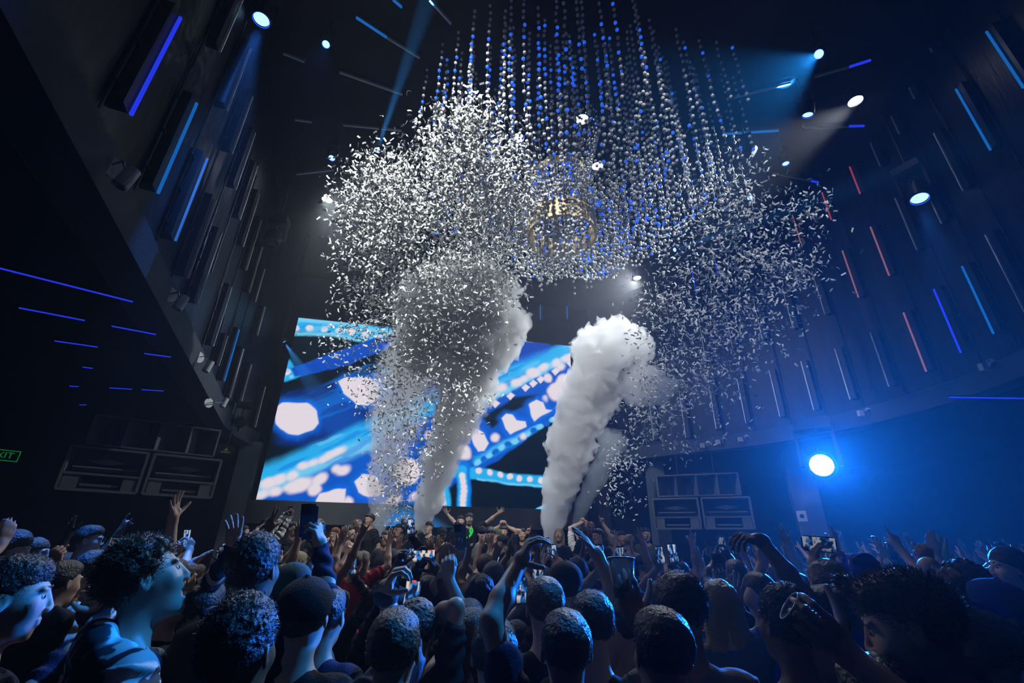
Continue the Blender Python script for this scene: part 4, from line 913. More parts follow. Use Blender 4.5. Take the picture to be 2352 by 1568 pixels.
def ik(S, W, L1, L2, hint):
    v = W - S; D = np.linalg.norm(v); mx = (L1 + L2)
    if D > mx * .985:
        f = min(D / (mx * .985), 1.13); L1 *= f; L2 *= f
        if D > (L1 + L2) * .99: W = S + v / D * (L1 + L2) * .985; D = np.linalg.norm(W - S)
    v = (W - S) / max(D, 1e-6); a = (L1 * L1 - L2 * L2 + D * D) / (2 * D); h = math.sqrt(max(L1 * L1 - a * a, 0))
    p = hint - S; p = p - v * (p @ v); p = nrm(p); return S + v * a + p * h, W
PEOPLE = []
def person(head, foot_z=0.0, yaw=0.0, look=None, lean=(0, 0), s=1.0, voxel=.008, skin='fair', hair='short', hcol='black', shirt='black', sleeve='short', arms=(), mouth=0, strands_n=0, collar=True, dress=False, build=1.0, trousers='black', fat=1.0, eyes=False, roll=0.0, label=None, group=None, glasses=None, capcol='black', beard=False, hood=False, fold=1.0):
    Hc = np.asarray(head, float); f = np.array([-math.sin(yaw), math.cos(yaw), 0]); r = np.array([math.cos(yaw), math.sin(yaw), 0]); U = np.array([0, 0, 1.0])
    look = f if look is None else nrm(look); R = dirR(look, roll=roll)
    ln = r * lean[0] + f * lean[1]
    NB = Hc - R[:, 2] * .09 * s - R[:, 1] * .03 * s - U * .09 * s - ln * .15
    CH = NB - U * .17 * s - ln * .3; WA = NB - U * .36 * s - ln * .65; PV = NB - U * .53 * s - ln
    org = np.array([PV[0], PV[1], foot_z]); w = build
    body = Blob(voxel); head_prims(body, Hc, R, s, mouth, detail=voxel < .0105)
    body.cap(Hc - R[:, 2] * .06 * s - R[:, 1] * .02 * s, NB + U * .01, .050 * s * w ** .5, .058 * s * w ** .5, k=.03)
    body.cap(NB - U * .03 - r * .10 * s, NB - U * .03 + r * .10 * s, .055 * s * w, k=.05)
    RB = np.stack([r, f, U], 1)
    body.ell(CH, [.150 * s * w, .098 * s * w, .155 * s], RB, k=.05); body.ell(WA, [.125 * s * w, .088 * s * w, .13 * s], RB, k=.05); body.ell(PV, [.145 * s * w, .10 * s * w, .12 * s], RB, k=.05)
    cloth = Blob(max(voxel, .007)); t = .014
    if sleeve != 'none': cloth.cap(NB - U * .045 - r * .12 * s, NB - U * .045 + r * .12 * s, (.062 * s + .006) * w, k=.06)
    else: CH2 = CH
    cloth.ell(CH + U * (.0 if sleeve != 'none' else -.045), [.150 * s * w + .022, .100 * s * w + .022, (.155 if sleeve != 'none' else .12) * s], RB, k=.06); cloth.ell(WA, [.130 * s * w + t, .092 * s * w + t, .14 * s], RB, k=.06); cloth.ell(PV + U * .03, [.150 * s * w + t, .105 * s * w + t, .13 * s], RB, k=.05)
    if hood: cloth.ell(NB + U * .02 - f * .075, [.11, .055, .075], RB, k=.04); cloth.cap(NB - f * .02 - r * .08 + U * .015, NB + f * .09 - U * .03, .03, k=.03); cloth.cap(NB - f * .02 + r * .08 + U * .015, NB + f * .09 - U * .03, .03, k=.03)
    elif collar and sleeve != 'none': cloth.cap(NB - f * .01 - r * .045 * s - U * .005, NB - f * .01 + r * .045 * s - U * .005, .046 * s * w, k=.03)
    info = []
    if not arms: arms = ()
    used = {a['side'] for a in arms}
    arms = list(arms)
    for sd_ in (-1, 1):
        if sd_ not in used: arms.append(dict(side=sd_, W=NB + r * sd_ * .24 * s + f * .12 - U * .50 * s, hint=NB + r * sd_ * .5 - f * .3 - U * .3, pose='relax', dir=-U + f * .4, n=-r * sd_))
    for a in arms:
        sg = a['side']; S = NB + r * sg * .165 * s * w - U * .05 * s
        L1, L2 = .285 * s, .255 * s
        if 'px' in a:                                           # a wrist seen at a point of the photograph, at arm's reach
            reach = a.get('reach', .50) * s; rd = raydir(*a['px']); rn = nrm(rd); tt = (S - CAM) @ rn; dd = np.linalg.norm(CAM + rn * tt - S)
            S_up = S + U * .05 * s if (CAM + rn * tt)[2] > S[2] else S
            W = CAM + rn * (tt + a.get('far', 1) * math.sqrt(max(reach ** 2 - dd ** 2, 0)))
        else: W = np.asarray(a['W'], float)
        if W[2] > S[2] + .05: S = S + U * .05 * s - r * sg * .015
        hint = at(*a['el'], (W - CAM) @ FW * .5 + (S - CAM) @ FW * .5) if 'el' in a else np.asarray(a.get('hint', S + r * sg * .3 - U * .1 + f * .1), float)
        E, W = ik(S, W, L1, L2, hint); fd = nrm(W - E)
        if 'tip' in a: dpt = (W - CAM) @ FW; dr = nrm(at(*a['tip'], dpt * a.get('tz', 1.0)) - W)
        else: dr = nrm(a.get('dir', fd))
        nn = a.get('n', f); nn = {'away': raydir(1176, 900), 'cam': -raydir(1176, 900), 'left': -RT, 'right': RT, 'up': UP, 'down': -UP}[nn] if isinstance(nn, str) else np.asarray(nn, float)
        if abs(nrm(nn) @ dr) > .97: nn = nn + U * .6 + r * .3
        hs_ = a.get('hs', 1.0) * s
        k = a.get('thick', 1.0)
        body.cap(S, E, .050 * s * w * k, .038 * s * w * k, k=.035); body.cap(E, E + (W - E) * .35, .039 * s * w * k, .042 * s * w * k, k=.015); body.cap(E + (W - E) * .35, W, .041 * s * w * k, .0265 * s * w * k, k=.02)
        hand(body, W, dr, nn, sg, a.get('pose', 'relax'), hs_, fat)
        sl = a.get('sleeve', sleeve)
        if sl in ('short', 'long'):
            e1 = E if sl == 'long' else S + (E - S) * .62
            cloth.cap(S, S + (e1 - S), (.066 if sl == 'short' else .062) * s * w, (.060 if sl == 'short' else .053) * s * w, k=.05)
            if sl == 'long': cloth.cap(E, E + (W - E) * .94, .053 * s * w, .038 * s * w, k=.02)
        info.append((S, E, W, dr, nn))
    V, Q = body.mesh()
    ob = mesh_obj('person', V - org, Q, SKN[skin], None, True, tuple(org))
    V, Q = cloth.mesh(); N = vnormals(V, Q)
    fold_ = np.zeros(len(V))
    for (S, E, W, _, _) in info:
        for A, B in ((S, E), (E, W)):
            d = B - A; L2_ = d @ d; tt = ((V - A) @ d) / L2_; dist = np.linalg.norm(V - A - np.clip(tt, 0, 1)[:, None] * d, axis=1); m_ = np.clip((.10 - dist) / .03, 0, 1) * ((tt > -.1) & (tt < 1.1))
            fold_ += m_ * np.sin(tt * 26 + 5 * vnoise(V * 9, 3) + 2 * vnoise(V * 4, 6)) * .0055
    V = V + N * ((fold_ + .006 * fbm(V * np.array([14, 14, 7]), 3, 9)) * fold)[:, None]
    mesh_obj('shirt' if not dress else 'dress', V - org, Q, CLM[shirt], ob, True)
    if strands_n == 0 and voxel > .009: hv = .010
    else: hv = max(voxel, .0045)
    hm = hair_mesh(hair, Hc, R, s, hv, seed=len(PEOPLE), strands_n=strands_n)
    if hm is not None: mesh_obj('hair', hm[0] - org, hm[1], HRM[hcol], ob, True)
    X = lambda x, y, z: Hc + R @ (np.array([x, y, z]) * s) - org
    if hair in ('cap', 'backcap', 'beanie'):
        cb = Blob(max(voxel, .006)); cb.ell(X(0, -.018, .052), np.array([.092, .108, .088]) * s, R, k=.01); cb.ell(X(0, -.02, -.09), np.array([.12, .16, .10]) * s, R, .01, 1)
        if hair != 'beanie':
            g = 1 if hair == 'cap' else -1; cb.ell(X(0, -.018 + g * .115, .035), np.array([.070, .078, .008]) * s, R @ np.array([[1, 0, 0], [0, 1, -g * .18], [0, g * .18, 1]]), k=.012); cb.ell(X(0, -.018, .142), np.array([.01, .01, .008]) * s, R, k=.008)
        V, Q = cb.mesh(); mesh_obj('cap' if hair != 'beanie' else 'beanie', V, Q, CLM[capcol], ob, True)
    if eyes:
        for sx in (-1, 1):
            eb = MB(); eb.add(X(sx * .029, .0690, .008) + SPH * .0125 * s, SPF); eo = eb.build('eye', M_eyew, ob, True)
            ib = MB(); ib.add(X(sx * .029, .0765, .008) + SPH * .0068 * s, SPF); ib.build('iris', M_eye, eo, True)
            bb_ = MB(); bb_.path([X(sx * .013, .084, .032), X(sx * .028, .084, .037), X(sx * .045, .073, .032)], .0032 * s, n=5); bb_.build('eyebrow', HRM[hcol if hcol != 'blond' else 'brown'], ob)
    if beard:
        bd = Blob(max(voxel, .006)); bd.ell(X(0, .055, -.100), np.array([.044, .036, .030]) * s, R, k=.02); bd.ell(X(0, .091, -.064), np.array([.020, .012, .010]) * s, R, .01, 1); bd.cap(X(-.024, .080, -.048), X(.024, .080, -.048), .0075 * s, k=.01); V, Q = bd.mesh(); mesh_obj('beard', V, Q, HRM[hcol], ob, True)
    if glasses:
        g = MB()
        for sx in (-1, 1):
            g.tube(X(sx * .030, .100, .008), X(sx * .030, .103, .008), .022 * s, n=14); g.path([X(sx * .052, .098, .012), X(sx * .082, .0, .012)], .002 * s)
        g.path([X(-.01, .104, .012), X(.01, .104, .012)], .002 * s); g.build('glasses', M_lens_off, ob)
    if not dress:
        tr = Blob(.012); 
        for sx in (-1, 1):
            hip = PV + r * sx * .085 * s - U * .04 - org; an = np.array([r[0] * sx * .11, r[1] * sx * .11, .09]); kn = (hip + an) / 2 + f * .02
            tr.cap(hip, kn, .088 * s * w, .062 * s * w, k=.05); tr.cap(kn, an, .062 * s * w, .05 * s, k=.03)
        tr.ell(PV - org, [.150 * s * w, .108 * s * w, .12 * s], RB, k=.05)
        V, Q = tr.mesh(); mesh_obj('trousers', V, Q, CLM[trousers], ob, True)
    else:
        tr = Blob(.012); hip = PV - org; tr.cap(hip, np.array([0, 0, .45]), .15 * s, .13 * s, k=.05)
        V, Q = tr.mesh(); mesh_obj('skirt', V, Q, CLM[shirt], ob, True)
        lg = Blob(.012)
        for sx in (-1, 1): lg.cap(np.array([*(r[:2] * sx * .07), .5]), np.array([*(r[:2] * sx * .07), .07]), .06, .04, k=.02)
        V, Q = lg.mesh(); mesh_obj('stockings', V, Q, CLM['black'], ob, True)
    for sx in (-1, 1):
        fb = Blob(.010); c = r * sx * (.11 if not dress else .07); fb.cap(c + U * .045 - f * .05, c + U * .032 + f * .13, .042, .032, k=.02); fb.cap(c + U * .09, c + U * .045 - f * .04, .045, .042, k=.02)
        V, Q = fb.mesh(); V[:, 2] = np.maximum(V[:, 2], 0); mesh_obj('shoe', V, Q, M_shoe, ob, True)
    ob['_h'] = [float(v) for v in Hc]; tag(ob, label, 'person', group); PEOPLE.append(ob); ob_info[ob.name] = info; return ob
ob_info = {}

# ------------------------------------------------------------------ phones
M_phone = mat('phone_black', (.02, .02, .022), rough=.25, coat=.6); M_edge = mat('phone_edge', (.5, .52, .55), rough=.25, metal=.9); M_case_b = mat('phone_case_blue', (.03, .10, .30), rough=.3, coat=.6); M_case_c = mat('phone_case_clear', (.20, .24, .27), rough=.15, coat=1.0)
M_ps = bpy.data.materials.new('phone_screen'); M_ps.use_nodes = True; nt = M_ps.node_tree; nt.nodes.clear()
a1 = nt.nodes.new('ShaderNodeEmission'); a2 = nt.nodes.new('ShaderNodeOutputMaterial'); a3 = nt.nodes.new('ShaderNodeAttribute'); a3.attribute_name = 'picture'; nt.links.new(a3.outputs['Color'], a1.inputs[0]); nt.links.new(a1.outputs[0], a2.inputs[0]); a1.inputs[1].default_value = .8
M_rec = emat('record_red', (1, .06, .04), 1.0)
def phone(C, X, Yn, W, H, label, back=False, case=None, seed=0, bright=1.0, warm=0):
    """X: width axis, Yn: direction the display looks at"""
    Yn = nrm(Yn); X = nrm(X - Yn * (X @ Yn)); Z = np.cross(X, -Yn); Z = Z if Z[2] > 0 or W > H else -Z; C = np.asarray(C, float); R = np.stack([X, -Yn, Z], 1); o = empty('phone', C); tag(o, label, 'phone', 'phones held up in the crowd')
    me = bpy.data.meshes.new('x'); import bmesh; bm = bmesh.new(); bmesh.ops.create_cube(bm, size=1.0)
    for v in bm.verts: v.co = Vector((v.co.x * W, v.co.y * .009, v.co.z * H))
    ed = [e for e in bm.edges if abs((e.verts[0].co - e.verts[1].co).normalized().y) > .9]; bmesh.ops.bevel(bm, geom=ed, offset=min(W, H) * .15, segments=4, affect='EDGES')
    V = np.array([v.co[:] for v in bm.verts]); F = [[v.index for v in f.verts] for f in bm.faces]; bm.free(); bpy.data.meshes.remove(me)
    mesh_obj('case', V @ R.T, F, case or M_phone, o)
    mesh_obj('frame', (V * [1.012, .55, 1.008]) @ R.T, F, M_edge, o)
    nx, nz = (14, 28) if H > W else (28, 14); gx, gz = np.meshgrid(np.linspace(-.46, .46, nx), np.linspace(-.455, .44, nz)); r_ = np.random.default_rng(seed)
    V = np.stack([gx.ravel() * W, np.full(gx.size, -.0062), gz.ravel() * H], 1) @ R.T; ii = np.arange(nx * nz).reshape(nz, nx); Q = np.stack([ii[:-1, :-1], ii[:-1, 1:], ii[1:, 1:], ii[1:, :-1]], -1).reshape(-1, 4)
    n = fbm(np.stack([gx * 7, gz * 7, gx * 0 + seed], -1), 3, seed); n2 = fbm(np.stack([gx * 9, gz * 3, gx * 0 + seed + 3], -1), 2, seed); col = np.zeros((nz, nx, 3)) + np.array([.005, .02, .06]); 
    mk = sstep((n + .05) * 5)[..., None]; col = col * (1 - mk) + np.array([.04, .25, .8]) * mk; mk = sstep((n2 - .12) * 6)[..., None]; col = col * (1 - mk) + (np.array([.9, .75, .6]) if warm else np.array([.75, .8, .9])) * mk
    yy = (gz if H > W else gx * 0 + gz)[..., None]; col = col * np.clip((yy + .5) * 4, .05, 1) * bright
    so = mesh_obj('display', V, Q, M_ps, o); ca = so.data.color_attributes.new('picture', 'FLOAT_COLOR', 'POINT'); ca.data.foreach_set('color', np.c_[col.reshape(-1, 3), np.ones(nx * nz)].astype(np.float32).ravel())
    if warm or bright > .9:
        g = MB(); g.box(R @ np.array([0, -.0066, H * .44] if H > W else [W * .3, -.0066, H * .40]), (.010, .0006, .004), R); g.build('recording_mark', M_rec, o)
    if back:
        g = MB()
        for (x, z) in ((-.012, .012), (-.012, -.012), (.010, 0)): g.lathe([(.009, 0), (.009, .003), (.006, .003), (0, .002)], R @ np.array([-W * .22 + x, .0045, H * .36 + z]), R[:, 1], 12)
        g.box(R @ np.array([-W * .22, .0048, H * .36]), (.022, .001, .024), R); g.build('camera_block', M_phone, o)
        g = MB(); g.lathe([(.026, .0), (.026, .0012), (.023, .0012), (.023, 0)], R @ np.array([0, .0046, -.005]), R[:, 1], 28); g.build('magnet_ring', M_edge, o)
    return o

# ------------------------------------------------------------------ the people one can tell apart, nearest first
def A(side, px, tip, el=None, pose='open', n='away', reach=.5, sleeve=None, **k):
    d = dict(side=side, px=px, tip=tip, pose=pose, n=n, reach=reach, **k)
    if el: d['el'] = el
    if sleeve: d['sleeve'] = sleeve
    return d
def P(px, py, d, **k): return person(at(px, py, d), **k)
def band_on(ob, i, fr, m_, name, label, r=.031, h=.014):
    S, E, W, _, _ = ob_info[ob.name][i]; c = W + (E - W) * fr; ax = nrm(W - E)
    o = MB().lathe([(r, -h), (r + .003, -h), (r + .003, h), (r, h), (r, -h)], (0, 0, 0), ax, 24).build(name, m_, ob); o.location = tuple(c - np.array(ob.location)); o['label'] = label; return o
M_wb = mat('wristband_blue', (.03, .04, .75), rough=.5, emit=(.02, .03, .8), es=.0); M_watch = mat('watch_strap', (.25, .30, .34), rough=.6); M_beads = mat('bracelet_beads', (.25, .42, .45), rough=.25, coat=.5)
R90 = math.pi / 2
pa = P(338, 1335, 1.5, yaw=-.75, look=(.80, .62, .42), roll=-.10, s=1.06, voxel=.0045, skin='fair', hair='curly', hcol='brown', shirt='patterned', sleeve='long', mouth=1, strands_n=2600, hood=True, eyes=True, lean=(.0, .10), arms=[A(-1, (262, 1385), (190, 1330), (215, 1480), 'fist', 'cam', .40)], label='curly-haired person in a blue-lit patterned hoodie, head thrown back with mouth open', fold=1.6)
band_on(pa, 0, .12, M_wb, 'wristband', 'blue wristband')
P(22, 1378, 1.4, yaw=-.5, look=(.8, .6, .0), s=1.0, voxel=.005, skin='fair', hair='short', hcol='black', shirt='navy', sleeve='long', eyes=True, strands_n=900, arms=[A(1, (150, 1500), (215, 1480), (60, 1560), 'relax', 'down', .45)], label='person with short dark hair cut off by the lower left edge, facing right')
P(550, 1500, 1.22, yaw=-.1, look=(.1, 1, .1), s=1.06, voxel=.005, skin='brown', hair='fuzzy', hcol='black', shirt='black', strands_n=1800, label='person with a large dark fuzzy head, nearest of all at the bottom left of centre')
P(585, 1312, 1.72, yaw=-.1, look=(.1, 1, .15), s=1.0, voxel=.006, skin='brown', hair='fuzzy', hcol='black', shirt='black', strands_n=1400, label='person with dense short afro hair seen from behind, between the blue hand and the phone')
pb = P(470, 1400, 2.3, yaw=-.1, s=1.0, voxel=.005, skin='fair', hair='short', shirt='navy', sleeve='long', arms=[A(1, (535, 1256), (540, 1172), (488, 1390), 'open', 'cam', .50)], label='person in a navy sweatshirt raising one blue-lit open hand with the fingers spread')
pc = P(392, 1330, 3.0, yaw=-.2, voxel=.006, skin='fair', hair='short', shirt='black', sleeve='none', collar=False, arms=[A(1, (398, 1190), (408, 1118), (388, 1275), 'wide', 'right', .52)], label='person behind the curly head with one thin bare arm and open fingers lit blue')
pd = P(748, 1420, 2.0, yaw=-.1, s=1.0, voxel=.005, skin='fair', hair='short', shirt='navy', sleeve='long', arms=[A(-1, (737, 1252), (722, 1190), (772, 1350), 'grip', 'left', .50)], label='person in a dark jacket holding up a blue-cased phone in a blue-lit hand')
P(668, 1365, 2.1, yaw=0, look=(-.1, 1, .2), voxel=.006, hair='beanie', capcol='teal', shirt='teal', label='person in a teal beanie left of the dark cap')
P(700, 1420, 1.62, yaw=0, look=(.0, 1, .2), voxel=.006, hair='cap', capcol='black', shirt='black', label='person in a plain black cap seen from behind under the raised dark sleeve')
P(205, 1242, 3.9, yaw=-.6, look=(.9, .4, 0), voxel=.007, skin='fair', hair='short', shirt='white', glasses=1, label='person in profile with dark glasses and a pale collar at the left', eyes=False)
P(28, 1262, 3.1, yaw=-.7, look=(.8, .5, -.25), voxel=.007, s=.95, skin='fair', hair='long', shirt='black', eyes=True, label='person with long dark hair looking down at the left edge')
P(78, 1275, 3.4, yaw=-.8, look=(.95, .3, .05), voxel=.007, s=.93, skin='fair', hair='long', hcol='brown', shirt='black', eyes=True, label='person with long brown hair in profile beside the left edge')
P(140, 1340, 2.7, yaw=-.3, voxel=.007, skin='fair', shirt='black', sleeve='long', arms=[A(1, (122, 1300), (138, 1238), (110, 1350), 'fist', 'away', .40)], label='person raising a bent fist under the left loudspeakers')
pe = P(420, 1330, 3.6, yaw=-.4, voxel=.007, skin='tan', shirt='black', arms=[A(1, (445, 1290), (500, 1250), (420, 1335), 'flat', 'down', .50)], label='person stretching a forearm with a violet wristband towards the stage')
band_on(pe, 0, .15, M_wb, 'wristband', 'violet wristband')
# centre: denim arm with watch
pf = P(905, 1500, 1.5, yaw=.0, s=1.03, voxel=.005, skin='fair', hair='short', hcol='brown', shirt='denim', sleeve='long', strands_n=500, arms=[A(-1, (880, 1358), (925, 1285), (842, 1500), 'grip', 'right', .47)], label='person in a faded denim jacket with a watch, reaching up beside the phone', fold=1.7)
band_on(pf, 0, -.02, M_watch, 'watch', 'grey perforated watch strap', r=.030, h=.017)
pg = P(955, 1455, 2.0, yaw=0, voxel=.005, skin='tan', hair='fuzzy', shirt='black', sleeve='short', arms=[A(1, (975, 1425), (962, 1378), (1010, 1470), 'grip', 'left', .36)], label='person holding a phone upright at face height in the centre')
ph = P(905, 1400, 2.7, yaw=0, voxel=.006, skin='dark', hair='short', shirt='black', sleeve='long', arms=[A(-1, (915, 1300), (925, 1250), (890, 1360), 'fist', 'right', .45), A(1, (1005, 1310), (955, 1232), (1010, 1390), 'grip', 'left', .50, sleeve='short')], label='person filming sideways with both hands above the crowd, one dark fist')
pi_ = P(1075, 1440, 2.3, yaw=.05, voxel=.005, skin='fair', hair='short', shirt='black', sleeve='none', collar=False, arms=[A(-1, (1030, 1325), (1027, 1275), (1034, 1440), 'fist', 'away', .50)], label='person thrusting one bare pale fist straight up in the centre')
P(1073, 1400, 3.0, yaw=0, voxel=.007, hair='backcap', capcol='brown', shirt='black', label='person in a brown cap turned backwards behind the bare fist')
P(1083, 1465, 2.1, yaw=.1, voxel=.006, hair='long', hcol='brown', shirt='black', s=.95, strands_n=400, label='person with parted light brown hair seen from above behind')
P(1135, 1510, 1.65, yaw=.0, voxel=.006, hair='short', hcol='black', shirt='black', strands_n=300, label='person with a small dark crown low at the bottom centre')
pj = P(1300, 1500, 1.55, yaw=.0, s=1.04, voxel=.005, skin='fair', hair='fade', hcol='black', shirt='navy', strands_n=500, arms=[A(-1, (1193, 1292), (1228, 1225), (1168, 1425), 'claw', 'right', .52)], label='person in a navy T-shirt with one bare arm and a pinching hand raised')
P(1252, 1400, 1.95, yaw=.0, voxel=.006, hair='fade', hcol='brown', shirt='black', strands_n=700, label='person with combed light brown hair left of the darkest head')
P(1300, 1352, 2.5, yaw=.0, voxel=.007, hair='cap', capcol='black', shirt='black', label='person in a dark cap behind the two short-haired heads')
P(1362, 1440, 1.75, yaw=-.1, voxel=.006, hair='short', hcol='black', shirt='black', strands_n=900, label='person with short black hair, back of the head low in the centre')
pk = P(1440, 1440, 2.0, yaw=.1, voxel=.005, skin='tan', hair='short', shirt='black', sleeve='none', collar=False, arms=[A(-1, (1372, 1275), (1318, 1205), (1415, 1380), 'flat', 'down', .54)], label='person stretching a long bare arm with flat bent fingers towards the smoke')
# hand with the plastic cup
pl_ = P(1520, 1505, 1.34, yaw=.15, s=1.0, voxel=.005, skin='fair', hair='short', hcol='black', shirt='black', strands_n=600, arms=[A(-1, (1462, 1425), (1440, 1350), (1470, 1560), 'cup', 'away', .40, hs=1.0)], label='person in black with a blue-edged shoulder holding up a plastic cup')
band_on(pl_, 0, .60, M_beads, 'bracelet', 'pale beaded bracelet', r=.036, h=.008)
P(1566, 1405, 1.62, yaw=.0, look=(.1, 1, .05), s=1.03, voxel=.005, skin='tan', hair='short', hcol='black', shirt='grey', strands_n=1600, label='person in a grey T-shirt, big dark head edged with blue light')
P(1655, 1395, 2.3, yaw=-.1, voxel=.006, hair='wavy', hcol='blond', shirt='denim', sleeve='long', s=.97, strands_n=500, arms=[A(1, (1688, 1385), (1692, 1335), (1650, 1450), 'open', 'away', .36)], label='person with wavy blond hair waving a denim-sleeved hand')
pm = P(1808, 1440, 1.6, yaw=.1, look=(-.2, 1, .1), s=1.03, voxel=.005, skin='brown', hair='fuzzy', hcol='black', shirt='black', sleeve='none', collar=False, strands_n=1800, label='person with thick dark hair and blue highlights right of the grey T-shirt')
pn = P(1905, 1420, 2.0, yaw=.3, s=1.03, voxel=.005, skin='brown', hair='short', shirt='black', sleeve='none', collar=False, arms=[A(-1, (1748, 1240), (1665, 1225), (1850, 1340), 'droop', 'down', .57)], label='person arching a long bare arm with a drooping hand rimmed in blue')
po = P(1745, 1370, 2.6, yaw=.0, voxel=.006, skin='fair', shirt='blue', sleeve='long', arms=[A(1, (1752, 1290), (1760, 1240), (1748, 1350), 'fist', 'away', .40, sleeve='short')], label='person with a bright blue-lit forearm behind the arched arm')
pq = P(1905, 1350, 2.2, yaw=.1, voxel=.005, skin='fair', hair='wavy', hcol='brown', shirt='blue', sleeve='long', s=.97, arms=[A(-1, (1872, 1300), (1868, 1250), (1885, 1370), 'grip', 'right', .42), A(1, (1948, 1290), (1915, 1255), (1975, 1350), 'grip', 'left', .42, sleeve='long')], label='person in a blue shirt holding a phone sideways in both cyan-lit hands')
pr = P(2092, 1448, 1.14, yaw=.65, look=(-.85, .6, -.25), s=1.05, voxel=.0045, skin='tan', hair='quiff', hcol='brown', shirt='black', strands_n=3000, eyes=True, label='person in profile with a spiky fringe edged in cyan, large at the lower right')
ps = P(2030, 1650, 1.05, yaw=.2, voxel=.005, skin='fair', hair='short', shirt='black', sleeve='none', collar=False, arms=[A(-1, (1945, 1500), (1880, 1440), (2010, 1600), 'cup', 'away', .34)], label='person low at the right holding a small clear cup in big fingers')
pt = P(2215, 1360, 2.1, yaw=.2, voxel=.005, skin='fair', hair='curly', hcol='black', shirt='black', sleeve='none', collar=False, arms=[A(-1, (2135, 1305), (2120, 1255), (2155, 1350), 'fist', 'away', .42)], label='person with dark curls at the right raising a blue-lit fist with a thin bracelet')
band_on(pt, 0, .2, M_metal, 'bracelet', 'thin dark bracelet')
pu = P(2260, 1500, 1.5, yaw=.2, voxel=.005, skin='fair', hair='short', shirt='charcoal', sleeve='short', arms=[A(-1, (2200, 1385), (2187, 1335), (2205, 1460), 'fist', 'away', .42)], label='person low at the right edge with a raised cyan-lit curled hand')
P(2318, 1308, 2.7, yaw=1.0, look=(-1, .2, .05), voxel=.006, skin='fair', hair='wavy', hcol='black', shirt='black', s=.96, eyes=True, mouth=1, label='person with dark wavy hair smiling in profile at the right edge')
P(2285, 1420, 1.7, yaw=.9, look=(-1, .3, .25), voxel=.006, skin='fair', hair='cap', capcol='blue', shirt='blue', label='person in a violet-blue cap leaning back at the right edge')

# on the riser and the stage
RZ_ = .55; SZ_ = .85
def pose_cheer(px, py, l=.4): return [A(-1, (px - 18, py - 35), (px - 20, py - 60), pose='open', reach=.5), A(1, (px + 18, py - 35), (px + 22, py - 60), pose='open', reach=.5)]
dj = P(1078, 1192, 9.75, foot_z=SZ_, yaw=math.pi, look=(0, -1, -.05), voxel=.009, skin='fair', hair='long', hcol='black', shirt='black', beard=True, eyes=True, mouth=1, arms=[A(1, (1027, 1180), (1017, 1160), (1048, 1205), 'wide', 'cam', .57), A(-1, (1145, 1178), (1162, 1163), (1112, 1202), 'wide', 'cam', .57)], label='DJ on the stage with long dark hair and beard, both arms spread wide')
M_green = mat('print_green', (.05, .85, .12), rough=.6, emit=(.03, .5, .06), es=.25)
q = MB(); q.path([np.array([x, -.150, z]) for x, z in ((.05, 1.22), (.09, 1.30), (.07, 1.37), (.03, 1.33), (.06, 1.25), (.0, 1.16), (-.06, 1.10), (-.02, 1.2))], .022, n=6); q.build('shirt_print', M_green, dj)['label'] = 'neon green print'
